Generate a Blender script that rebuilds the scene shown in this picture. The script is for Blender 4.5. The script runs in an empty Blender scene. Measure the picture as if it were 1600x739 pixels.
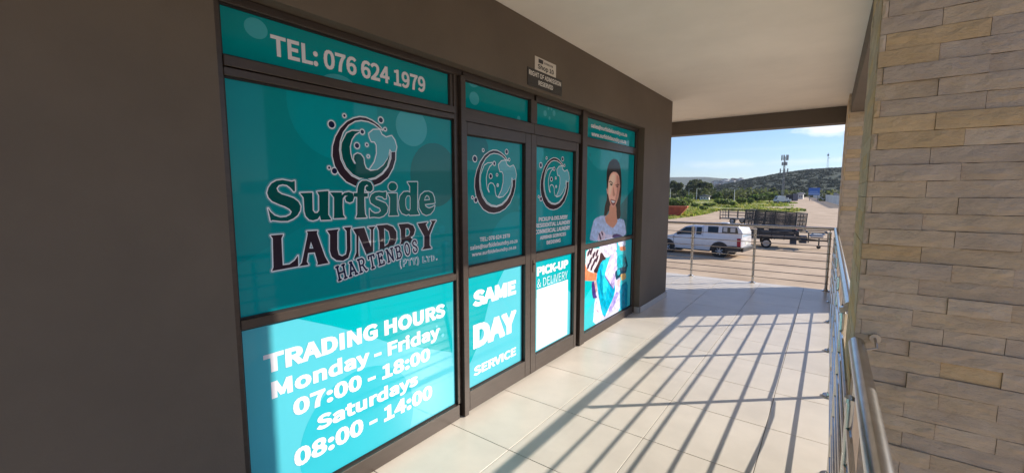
import bpy, bmesh, math, random, os
import numpy as np
from mathutils import Vector, Matrix, noise
from mathutils.geometry import tessellate_polygon
random.seed(7); RS = np.random.RandomState(7)
SC = bpy.context.scene
C = SC.collection
R = math.radians
# ------------------------------------------------------------------ camera
cam_d = bpy.data.cameras.new('camera'); cam = bpy.data.objects.new('camera', cam_d); C.objects.link(cam)
cam.location = (1.914, 0.0, 1.5)
YAW, PIT = R(36.62), R(5.96)
cam.rotation_euler = (R(90) - PIT, 0, YAW)
cam_d.sensor_width = 36.0; cam_d.lens = 665.3 / 1600 * 36.0
cam_d.clip_start = 0.03; cam_d.clip_end = 9000
SC.camera = cam
# ------------------------------------------------------------------ sun, sky, exposure
SUN = Vector((1.41, 1.245, 0.93)).normalized()
sun_d = bpy.data.lights.new('sun', 'SUN'); sun_d.energy = 5.0; sun_d.angle = R(0.55); sun_d.color = (1.0, 0.93, 0.83)
sun = bpy.data.objects.new('sun', sun_d); C.objects.link(sun)
sun.rotation_euler = SUN.to_track_quat('Z', 'Y').to_euler()
W = bpy.data.worlds.new('World'); SC.world = W; W.use_nodes = True
wn = W.node_tree; wn.nodes.clear()
out = wn.nodes.new('ShaderNodeOutputWorld'); bg = wn.nodes.new('ShaderNodeBackground'); bg.inputs[1].default_value = 0.105
sky = wn.nodes.new('ShaderNodeTexSky'); sky.sky_type = 'NISHITA'; sky.sun_disc = False
sky.sun_elevation = math.asin(SUN.z); sky.sun_rotation = math.atan2(SUN.x, SUN.y)
sky.altitude = 20; sky.air_density = 1.0; sky.dust_density = 0.15; sky.ozone_density = 3.0
tc = wn.nodes.new('ShaderNodeTexCoord'); mp = wn.nodes.new('ShaderNodeMapping'); mp.inputs['Scale'].default_value = (1.0, 1.0, 4.2)
mp.inputs['Location'].default_value = (0.3, 1.75, 0.4)
nz = wn.nodes.new('ShaderNodeTexNoise'); nz.inputs['Scale'].default_value = 2.3; nz.inputs['Detail'].default_value = 9; nz.inputs['Roughness'].default_value = 0.58
nz.inputs['Distortion'].default_value = 0.35
rp = wn.nodes.new('ShaderNodeValToRGB'); rp.color_ramp.elements[0].position = 0.57; rp.color_ramp.elements[1].position = 0.80
mx = wn.nodes.new('ShaderNodeMix'); mx.data_type = 'RGBA'; mx.inputs[7].default_value = (7.5, 7.9, 8.4, 1)
wn.links.new(tc.outputs['Generated'], mp.inputs[0]); wn.links.new(mp.outputs[0], nz.inputs['Vector']); wn.links.new(nz.outputs[0], rp.inputs[0])
sx = wn.nodes.new('ShaderNodeSeparateXYZ'); wn.links.new(tc.outputs['Generated'], sx.inputs[0])
def wm(op, a, b=None):
    n_ = wn.nodes.new('ShaderNodeMath'); n_.operation = op
    for i_, q_ in enumerate((a, b)):
        if q_ is None: continue
        if isinstance(q_, (int, float)): n_.inputs[i_].default_value = q_
        else: wn.links.new(q_, n_.inputs[i_])
    return n_.outputs[0]
az = wm('ARCTAN2', sx.outputs[0], sx.outputs[1]); el = wm('ARCSINE', sx.outputs[2])
nc = wn.nodes.new('ShaderNodeTexNoise'); nc.inputs['Scale'].default_value = 22; nc.inputs['Detail'].default_value = 8; nc.inputs['Roughness'].default_value = .62
mc_ = wn.nodes.new('ShaderNodeMapping'); mc_.inputs['Scale'].default_value = (1, 1, 3.0); wn.links.new(tc.outputs['Generated'], mc_.inputs[0]); wn.links.new(mc_.outputs[0], nc.inputs['Vector'])
def bank(a0, e0, ra, re, k):      # one cloud bank: place (azimuth, elevation), half sizes, density
    d_ = wm('SQRT', wm('ADD', wm('POWER', wm('DIVIDE', wm('SUBTRACT', az, a0), ra), 2.0), wm('POWER', wm('DIVIDE', wm('SUBTRACT', el, e0), re), 2.0)))
    return wm('MULTIPLY', wm('MAXIMUM', wm('SUBTRACT', wm('ADD', wm('SUBTRACT', 1.0, d_), wm('MULTIPLY', nc.outputs[0], 1.6)), .85), 0.0), k)
cl = rp.outputs[0]
for q_ in ((.004, .118, .070, .019, 1.9), (-.19, .058, .09, .010, .42), (-.03, .058, .12, .008, .40), (-.10, .085, .16, .007, .10), (.25, .10, .20, .03, 1.2), (.9, .16, .25, .05, 1.2), (1.5, .12, .3, .04, 1.2)):
    cl = wm('ADD', cl, bank(*q_))
cl = wm('MINIMUM', cl, .92)
wn.links.new(cl, mx.inputs[0]); tn = wn.nodes.new('ShaderNodeMix'); tn.data_type = 'RGBA'; tn.blend_type = 'MULTIPLY'; tn.inputs[0].default_value = 1; tn.inputs[7].default_value = (.74, .86, 1.12, 1); wn.links.new(sky.outputs[0], tn.inputs[6]); wn.links.new(tn.outputs[2], mx.inputs[6]); wn.links.new(mx.outputs[2], bg.inputs[0]); wn.links.new(bg.outputs[0], out.inputs[0])
SC.view_settings.view_transform = 'Standard'; SC.view_settings.look = 'None'; SC.view_settings.gamma = 1.0
SC.view_settings.exposure = 0.50
try: SC.view_settings.use_curve_mapping = False
except Exception: pass

# ------------------------------------------------------------------ materials
def lin(r, g, b):
    f = lambda c: (c/255/12.92) if c/255 <= .04045 else ((c/255+.055)/1.055)**2.4
    return (f(r), f(g), f(b))
def mat(name, col, rough=0.6, metal=0.0, spec=0.5, var=0.0, scale=4.0, detail=5, bump=0.0, bscale=40.0, col2=None, stretch=None, coat=0.0, bdist=0.01, rand=0.0):
    """procedural principled: base colour varied by noise, fine relief from a second noise, per-object variation"""
    m = bpy.data.materials.new(name); m.use_nodes = True; nt = m.node_tree; b = nt.nodes['Principled BSDF']
    b.inputs['Base Color'].default_value = (*col, 1); b.inputs['Roughness'].default_value = rough
    b.inputs['Metallic'].default_value = metal; b.inputs['Specular IOR Level'].default_value = spec
    if coat: b.inputs['Coat Weight'].default_value = coat; b.inputs['Coat Roughness'].default_value = .04
    g = nt.nodes.new('ShaderNodeNewGeometry'); vec = g.outputs['Position']
    if stretch:
        mm = nt.nodes.new('ShaderNodeMapping'); mm.inputs['Scale'].default_value = stretch; nt.links.new(vec, mm.inputs[0]); vec = mm.outputs[0]
    src = None
    if var or col2:
        n = nt.nodes.new('ShaderNodeTexNoise'); n.inputs['Scale'].default_value = scale; n.inputs['Detail'].default_value = detail
        n.inputs['Roughness'].default_value = .6; nt.links.new(vec, n.inputs['Vector'])
        c2 = col2 or tuple(max(0, c*(1-var)) for c in col); c1 = col if col2 else tuple(c*(1+var*.6) for c in col)
        r_ = nt.nodes.new('ShaderNodeValToRGB'); r_.color_ramp.elements[0].position = .34; r_.color_ramp.elements[1].position = .66
        r_.color_ramp.elements[0].color = (*c2, 1); r_.color_ramp.elements[1].color = (*c1, 1)
        nt.links.new(n.outputs[0], r_.inputs[0]); src = r_.outputs[0]
    if rand:
        oi = nt.nodes.new('ShaderNodeObjectInfo'); mr = nt.nodes.new('ShaderNodeMapRange')
        mr.inputs[3].default_value = 1-rand; mr.inputs[4].default_value = 1+rand*.8; nt.links.new(oi.outputs['Random'], mr.inputs[0])
        vm = nt.nodes.new('ShaderNodeVectorMath'); vm.operation = 'SCALE'; nt.links.new(mr.outputs[0], vm.inputs['Scale'])
        if src: nt.links.new(src, vm.inputs[0])
        else: vm.inputs[0].default_value = col
        src = vm.outputs[0]
    if src: nt.links.new(src, b.inputs['Base Color'])
    if bump:
        n2 = nt.nodes.new('ShaderNodeTexNoise'); n2.inputs['Scale'].default_value = bscale; n2.inputs['Detail'].default_value = 8
        n2.inputs['Roughness'].default_value = .65; nt.links.new(vec, n2.inputs['Vector'])
        bp = nt.nodes.new('ShaderNodeBump'); bp.inputs['Strength'].default_value = bump; bp.inputs['Distance'].default_value = bdist
        nt.links.new(n2.outputs[0], bp.inputs['Height']); nt.links.new(bp.outputs[0], b.inputs['Normal'])
    return m
def leafy(m, k=.45):                  # light passes through leaves and grass
    nt = m.node_tree; p = nt.nodes['Principled BSDF']; o = next(n for n in nt.nodes if n.type == 'OUTPUT_MATERIAL')
    t = nt.nodes.new('ShaderNodeBsdfTranslucent'); c = p.inputs['Base Color'].default_value; t.inputs[0].default_value = (min(1, c[0]*1.9), min(1, c[1]*1.9), c[2]*1.1, 1)
    x = nt.nodes.new('ShaderNodeMixShader'); x.inputs[0].default_value = k; nt.links.new(p.outputs[0], x.inputs[1]); nt.links.new(t.outputs[0], x.inputs[2]); nt.links.new(x.outputs[0], o.inputs[0]); return m
def film(name, col, rough=.04):      # vinyl print seen through glass
    return mat(name, col, rough=rough, spec=.16, var=.05, scale=1.3)
# ------------------------------------------------------------------ mesh helpers
class MB:
    def __init__(s): s.v = []; s.f = []; s.m = []
    def add(s, vs, fs, mi=0):
        o = len(s.v); s.v += [tuple(v) for v in vs]; s.f += [tuple(o+i for i in f) for f in fs]; s.m += [mi]*len(fs)
    def box(s, x0, x1, y0, y1, z0, z1, mi=0, M=None):
        vs = [Vector((x, y, z)) for z in (z0, z1) for y in (y0, y1) for x in (x0, x1)]
        if M is not None: vs = [M @ v for v in vs]
        s.add(vs, [(0,2,3,1),(4,5,7,6),(0,1,5,4),(2,6,7,3),(0,4,6,2),(1,3,7,5)], mi)
    def tube(s, a, b, r, n=12, mi=0, r2=None, caps=True):
        a, b = Vector(a), Vector(b); d = (b-a).normalized(); u = d.orthogonal().normalized(); w = d.cross(u); r2 = r if r2 is None else r2
        vs = [a+(u*math.cos(t)+w*math.sin(t))*r for t in [2*math.pi*i/n for i in range(n)]] + [b+(u*math.cos(t)+w*math.sin(t))*r2 for t in [2*math.pi*i/n for i in range(n)]]
        fs = [(i, (i+1) % n, n+(i+1) % n, n+i) for i in range(n)]
        if caps: fs += [tuple(range(n))[::-1], tuple(range(n, 2*n))]
        s.add(vs, fs, mi)
    def path(s, pts, r, n=8, mi=0):
        for a, b in zip(pts[:-1], pts[1:]): s.tube(a, b, r, n, mi)
    def prism(s, poly, axis, a0, a1, mi=0):          # poly in the two other axes, extruded along axis
        def P(p, a):
            q = [0, 0, 0]; o = [i for i in range(3) if i != axis]; q[o[0]] = p[0]; q[o[1]] = p[1]; q[axis] = a; return q
        n = len(poly); vs = [P(p, a0) for p in poly] + [P(p, a1) for p in poly]
        tr = tessellate_polygon([[Vector((p[0], p[1], 0)) for p in poly]])
        s.add(vs, [tuple(t) for t in tr] + [tuple(i+n for i in t)[::-1] for t in tr] + [(i, (i+1) % n, n+(i+1) % n, n+i) for i in range(n)], mi)
    def mesh(s, name, mats, smooth=False, bevel=0.0):
        me = bpy.data.meshes.new(name); me.from_pydata(s.v, [], s.f)
        for m in (mats if isinstance(mats, (list, tuple)) else [mats]): me.materials.append(m)
        me.polygons.foreach_set('material_index', s.m)
        bm = bmesh.new(); bm.from_mesh(me)
        if smooth or bevel: bmesh.ops.remove_doubles(bm, verts=bm.verts, dist=1e-5)
        bmesh.ops.recalc_face_normals(bm, faces=bm.faces)
        if bevel:
            es = [e for e in bm.edges if len(e.link_faces) == 2 and e.calc_face_angle(0) > .6]
            bmesh.ops.bevel(bm, geom=es, offset=bevel, segments=1, affect='EDGES', profile=.5)
        bm.to_mesh(me); bm.free()
        if smooth:
            me.polygons.foreach_set('use_smooth', [True]*len(me.polygons))
            try: me.set_sharp_from_angle(angle=R(38))
            except Exception: pass
        return me
    def build(s, name, mats, parent=None, smooth=False, bevel=0.0):
        return link(name, s.mesh(name, mats, smooth, bevel), parent)
def link(name, me, parent=None, loc=None):
    o = bpy.data.objects.new(name, me); C.objects.link(o)
    if parent is not None: o.parent = parent
    if loc is not None: o.location = loc
    return o
def tag(o, label=None, cat=None, group=None, kind=None):
    if label: o['label'] = label
    if cat: o['category'] = cat
    if group: o['group'] = group
    if kind: o['kind'] = kind
    return o
def thing(name, label, cat, loc=(0, 0, 0), rz=0, group=None):
    o = bpy.data.objects.new(name, None); C.objects.link(o); o.location = loc; o.rotation_euler = (0, 0, rz); o.empty_display_size = .2
    return tag(o, label, cat, group)
def rel(o, p):  return (p[0]-o.location.x, p[1]-o.location.y, p[2]-o.location.z)
def copy_tree(o, parent=None):
    c = o.copy(); C.objects.link(c); c.parent = parent
    for ch in list(o.children): copy_tree(ch, c)
    return c
# ================================================================== the building
M_WALL = mat('taupe_paint', (.125, .098, .073), rough=.7, var=.13, scale=1.6, detail=9, bump=.35, bscale=120, bdist=.004)
M_CEIL = mat('ceiling_paint', (.88, .83, .74), rough=.8, var=.07, scale=1.0, bump=.08, bscale=60, bdist=.004)
M_BEAM = mat('beam_paint', (.14, .115, .092), rough=.75, var=.08, scale=2, bump=.1, bscale=140, bdist=.004)
M_TILE = mat('cream_porcelain', (.67, .60, .51), rough=.3, spec=.3, var=.09, scale=2.6, detail=9, bump=.03, bscale=30, bdist=.003, rand=.035)
M_GROUT = mat('grout', (.24, .205, .165), rough=.9, var=.2, scale=20)
M_SKIRT = mat('skirting_tile', (.46, .43, .40), rough=.3, var=.06, scale=5)
M_BRONZE = mat('bronze_aluminium', (.070, .052, .042), rough=.34, metal=.35, var=.12, scale=8, stretch=(1, 1, 6))
M_GASKET = mat('black_rubber', (.010, .009, .009), rough=.6)
M_STEEL = mat('stainless_steel', (.56, .55, .53), rough=.22, metal=1.0, var=.12, scale=14, bump=.02, bscale=300)
M_ROD = mat('stainless_rod', (.46, .43, .39), rough=.18, metal=1.0, var=.15, scale=20)
M_RODPALE = M_ROD
STONES = []
for i, (c1, c2) in enumerate([((.71, .57, .39), (.57, .45, .305)), ((.68, .56, .41), (.56, .45, .325)), ((.76, .57, .32), (.63, .46, .26)), ((.66, .55, .42), (.54, .44, .33)), ((.76, .63, .46), (.63, .51, .365))]):
    STONES.append(mat('sandstone', c1, rough=.9, col2=c2, scale=9, detail=12, bump=.8, bscale=24, stretch=(1, 1, 1.8), bdist=.018, rand=.07))
M_MORTAR = mat('mortar', (.11, .085, .065), rough=.95, var=.25, scale=30, bump=.3, bscale=60)

# floor: one slab with every tile laid on it
mb = MB(); mb.box(-9, 2.20, -9, 6.159, -.22, -.006); mb.box(-9, 2.20, 6.161, 8.06, -.22, -.006); 
floor = tag(mb.build('floor', M_GROUT), kind='structure')
px_, py_, g_ = .59, .587, .0019
tile_cache = {}
def tile(x0, x1, y0, y1):
    k = (round(x1-x0, 3), round(y1-y0, 3))
    if k not in tile_cache:
        b = MB(); b.box(0, k[0], 0, k[1], -.0055, 0); tile_cache[k] = b.mesh('floor_tile', M_TILE, bevel=.0012)
    o = link('floor_tile', tile_cache[k], floor, (x0, y0, RS.uniform(-.0003, .0003))); return o
xs = [-.095+.59*k for k in range(-4, 5)] 
for j in range(-6, 12):
    y0 = 1.29+py_*j; y1 = min(y0+py_, 8.055)
    if y0 > 8.0: continue
    for i in range(-4, 4):
        x0 = -.095+px_*i; x1 = min(x0+px_, 2.20)
        if y0 < 6.0 and x1 < 0.05: continue
        if i == 3: x1 = 2.20
        tile(x0+g_, x1-g_, y0+g_, y1-g_)

# ceiling slab and beams
mb = MB(); mb.box(-9, 2.32, -9, 8.25, 2.735, 3.35)
tag(mb.build('ceiling', M_CEIL), kind='structure')
mb = MB(); mb.box(-9, 2.033, 7.94, 8.2, 2.5, 2.7335)
b_ = mb.build('beam', M_BEAM, bevel=.004); tag(b_, 'dark taupe beam spanning above the far railing under the ceiling', 'beam')
mb = MB(); mb.box(2.06, 2.30, 2.602, 6.998, 2.5, 2.7335)
b_ = mb.build('beam', M_BEAM, bevel=.004); tag(b_, 'dark edge beam running along the walkway between the two stone pillars', 'beam')
mb = MB(); mb.box(2.06, 2.30, -9, 1.998, 2.5, 2.7335)
b_ = mb.build('beam', M_BEAM, bevel=.004); tag(b_, 'edge beam along the walkway on the near side of the close stone pillar', 'beam')

# shop wall with the opening for the shopfront
wall = thing('shop_wall', 'dark taupe painted shop wall around the turquoise shopfront, with a bulkhead above the windows', 'wall', (0.096, 5.6, 0))
mb = MB()
X = .096
mb.box(-9, X, -9, .65, -.002, 2.7335); mb.box(-.35, X, .65, 5.10, 2.255, 2.7335); mb.box(-.35, X, 5.10, 6.16, -.002, 2.7335); mb.box(-9, -.35, 5.4, 6.16, -.002, 2.7335)
mb.v = [rel(wall, v) for v in mb.v]
mb.build('wall_surface', M_WALL, wall, bevel=0)
mb = MB(); mb.box(X+.0005, X+.0125, 5.112, 6.172, 0, .075); mb.box(.03, X+.0005, 5.088, 5.0995, 0, .075); mb.box(-9, X+.0005, 6.1605, 6.172, 0, .075)
mb.v = [rel(wall, v) for v in mb.v]; mb.build('skirting', M_SKIRT, wall, bevel=.002)
mb = MB(); mb.box(X+.0005, X+.0125, -9, .65, 0, .075); mb.box(.03, X+.0005, .6505, .6625, 0, .075)
mb.v = [rel(wall, v) for v in mb.v]; mb.build('skirting', M_SKIRT, wall, bevel=.002)
mb = MB(); mb.box(-.75, -.70, .66, 5.1, 0, 2.25); mb.v = [rel(wall, v) for v in mb.v]; mb.build('inner_partition', M_WALL, wall)

# ------------------------------------------------------------------ stone pillars
def stone_mesh(w, h, d, ci, seed):
    """a split-face strip of sandstone: chiselled front on a small uneven grid, ragged edges"""
    rr = random.Random(seed); nx = max(2, min(9, int(w/.026))); nz_ = 3
    b = MB(); vs = []; ox = rr.uniform(0, 50)
    for j in range(nz_+1):
        for i in range(nx+1):
            e = (i in (0, nx)) or (j in (0, nz_)); X_, Z_ = w*i/nx, h*j/nz_
            q = noise.noise(Vector((X_*16+ox, Z_*30, seed)))*.010+noise.noise(Vector((X_*45+ox, Z_*60, seed)))*.004
            y = -d+(q*.25+rr.uniform(.0, .0009) if e else q*.8-.0012)
            jx = rr.uniform(-.002, .002) if 0 < i < nx else 0; jz = rr.uniform(-.0011, .0007) if j == nz_ else (rr.uniform(-.0007, .0011) if j == 0 else rr.uniform(-.003, .003))
            vs.append((X_+jx, y, Z_+jz))
    b.add(vs, [(j*(nx+1)+i, j*(nx+1)+i+1, (j+1)*(nx+1)+i+1, (j+1)*(nx+1)+i) for j in range(nz_) for i in range(nx)])
    ring = [i for i in range(nx+1)]+[(j)*(nx+1)+nx for j in range(1, nz_+1)]+[nz_*(nx+1)+i for i in range(nx-1, -1, -1)]+[j*(nx+1) for j in range(nz_-1, 0, -1)]
    o = len(b.v); b.v += [(vs[k][0], 0, vs[k][2]) for k in ring]; n = len(ring)
    b.f += [(ring[k], o+k, o+(k+1) % n, ring[(k+1) % n]) for k in range(n)]; b.m += [0]*n
    return b.mesh('stone', STONES[ci])
CP = .0558
def stone_rows(z0, z1):
    k0 = math.ceil((z0-1.537)/CP-.001); k1 = math.floor((z1-1.537)/CP+.001); return range(k0, k1)
def pillar(label, x0, x1, y0, y1, near, zt=2.7335):
    p = thing('stone_pillar', label, 'pillar', (x0, y0, 0))
    mb = MB(); mb.box(.012, x1-x0-.012, .013, y1-y0-.012, 0, zt); mb.build('core', M_MORTAR, p)
    rest = [MB() for _ in STONES]; seed = 0; n = 0
    for k in range(-27, 22):
        z = 1.537+k*CP; zt_ = min(z+CP, zt)
        if z < 0: z = 0
        if zt_-z < .01: continue
        odd = k % 2
        rr = random.Random(100+k)
        sh = (.03 if k > 2 else 0)*0
        if k % 2 == 1: cuts = [0, .155+rr.uniform(-.004, .005), .44+rr.uniform(-.01, .01), 9]
        else: cuts = [0, .017, (.235 if k < 3 else .268)+rr.uniform(-.004, .004), (.378 if k < 3 else .40)+rr.uniform(-.004, .004), 9]
        # front face
        for a, b in zip(cuts[:-1], cuts[1:]):
            b = min(b, x1-x0)
            if b-a < .004: continue
            seed += 1; ci = rr.choice([0, 0, 0, 1, 1, 1, 3, 3, 3, 4, 4, 2]); pr_ = rr.choice([0, .0005, .001, .0015, .003, .005, .008])
            if near and .25 < z and z < 2.3:
                me = stone_mesh(b-a-.0014, zt_-z-.0010, .011+pr_, ci, seed)
                link('stone', me, p, (a+.0007, .0125, z+.0005)); n += 1
            else: rest[ci].box(a+.0009, b-.0009, -.0-pr_, .0125, z+.0008, zt_-.0008)
        # left side face (towards the walkway), back and right side
        for (fa, L) in (('l', y1-y0), ('b', x1-x0), ('r', y1-y0)):
            t = 0.0 if odd else .0; c = [0, .14 if odd else .27, .40 if odd else .5, .68, .95, 9]
            for a, b in zip(c[:-1], c[1:]):
                b = min(b, L)
                if b-a < .01: continue
                ci = rr.choice([0, 1, 2, 3, 4]); q = rr.uniform(0, .004)
                if fa == 'l': rest[ci].box(-q*.6, .0115, max(a, .014)+.0009, b-.0009, z+.0008, zt_-.0008)
                elif fa == 'r': rest[ci].box(x1-x0-.0115, x1-x0+q*.6, max(a, .014)+.0009, b-.0009, z+.0008, zt_-.0008)
                else: rest[ci].box(max(a, .013)+.0009, min(b, x1-x0-.013)-.0009, y1-y0-.0115, y1-y0+q, z+.0008, zt_-.0008)
    b = MB()
    for i, r_ in enumerate(rest): b.add(r_.v, r_.f, i)
    if b.v: tag(b.build('stonework', STONES, p), kind='stuff')
    return p
pillar('close sandstone clad pillar filling the right edge, with the handrail bracket fixed to it', 2.02, 2.62, 2.0, 2.6, True)
pillar('far sandstone clad pillar at the corner where the end railing meets the side railing', 2.036, 2.536, 7.0, 8.45, False)

# ------------------------------------------------------------------ railings
def rod_path(parent, pts, r=.006, name='rail_rod'):
    mb = MB(); mb.path([rel(parent, p) for p in pts], r, 8); return mb.build(name, M_ROD, parent, smooth=True)
post_me = None
def post(parent, x, y):
    global post_me
    if post_me is None:
        b = MB(); b.tube((0, 0, .0), (0, 0, .885), .0200, 16); b.tube((0, 0, .885), (0, 0, .94), .006, 8); b.tube((0, 0, .88), (0, 0, .893), .0235, 16)
        post_me = b.mesh('post', M_STEEL, smooth=True)
        b = MB(); b.tube((0, 0, 0.001), (0, 0, .011), .050, 20); b.tube((0, 0, .011), (0, 0, .03), .031, 20, r2=.0225)
        post.fl = b.mesh('base_flange', M_STEEL, smooth=True)
    o = link('post', post_me, parent, rel(parent, (x, y, 0))); link('base_flange', post.fl, o)
WH = [.115, .225, .34, .455, .57, .685, .80]
side = thing('railing', 'stainless steel side railing along the walkway, running past the stone pillars', 'railing', (1.985, 4.9, 0))
XP = 2.010
pys = [7.17, 6.05, 4.93, 3.81, 2.69, 1.57, .45, -.67]
for y in pys: post(side, XP, y)
for i, h in enumerate(WH):
    x = XP-.009
    if i == 1: pts = [(x, 7.9, h), (x, 6.05, h-.003), (x, 4.93, h+.004), (x, 4.2, h+.002), (x, 3.83, h+.006), (x, 3.75, h-.014), (x, 3.5, h-.022), (x, 3.1, h-.010), (x, 2.69, h+.012), (x, -2.5, h)]
    else:
        pts = [(x, 7.9, h)]+[(x+RS.uniform(-.001, .001), y, h+RS.uniform(-.0015, .0015)) for y in pys]+[(x, -2.5, h)]
    rod_path(side, pts, .0080)
mb = MB(); HX, HZ = 2.025, .946
mb.tube(rel(side, (HX, 2.601, HZ)), rel(side, (HX-.01, 7.99, HZ)), .0240, 24); mb.build('handrail', M_STEEL, side, smooth=True)
mb = MB(); mb.tube(rel(side, (HX+.002, -3.0, HZ)), rel(side, (HX+.002, 1.975, HZ)), .0245, 28); mb.build('handrail', M_STEEL, side, smooth=True)
mb = MB(); mb.tube(rel(side, (2.078, 1.9955, .972)), rel(side, (2.078, 1.984, .972)), .0165, 20)
mb.path([rel(side, p) for p in [(2.078, 1.985, .972), (2.078, 1.945, .966), (2.080, 1.935, .952), (2.06, 1.932, .944), (2.028, 1.93, .936)]], .0042, 8)
mb.build('wall_bracket', mat('dull_steel', (.55, .50, .42), rough=.4, metal=.9), side, smooth=True)
mb = MB(); mb.tube(rel(side, (2.0, 2.605, .925)), rel(side, (2.0, 2.64, .925)), .015, 14); mb.build('wall_bracket', M_STEEL, side, smooth=True)
end = thing('railing', 'stainless steel end railing with three round posts, in front of the parked white pickup', 'railing', (0.9, 7.97, 0))
for x in (1.951, .968, -.002, -.985, -1.97): post(end, x, 7.975)
for h in WH:
    rod_path(end, [(-3.5, 7.945, h), (-.985, 7.945, h+RS.uniform(-.002, .002)), (-.002, 7.945, h+RS.uniform(-.002, .002)), (.968, 7.945, h+RS.uniform(-.002, .002)), (1.98, 7.945, h)], .0068)
mb = MB(); mb.tube(rel(end, (-3.6, 7.975, HZ)), rel(end, (2.0, 7.975, HZ)), .0235, 18); mb.build('handrail', M_STEEL, end, smooth=True)

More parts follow.
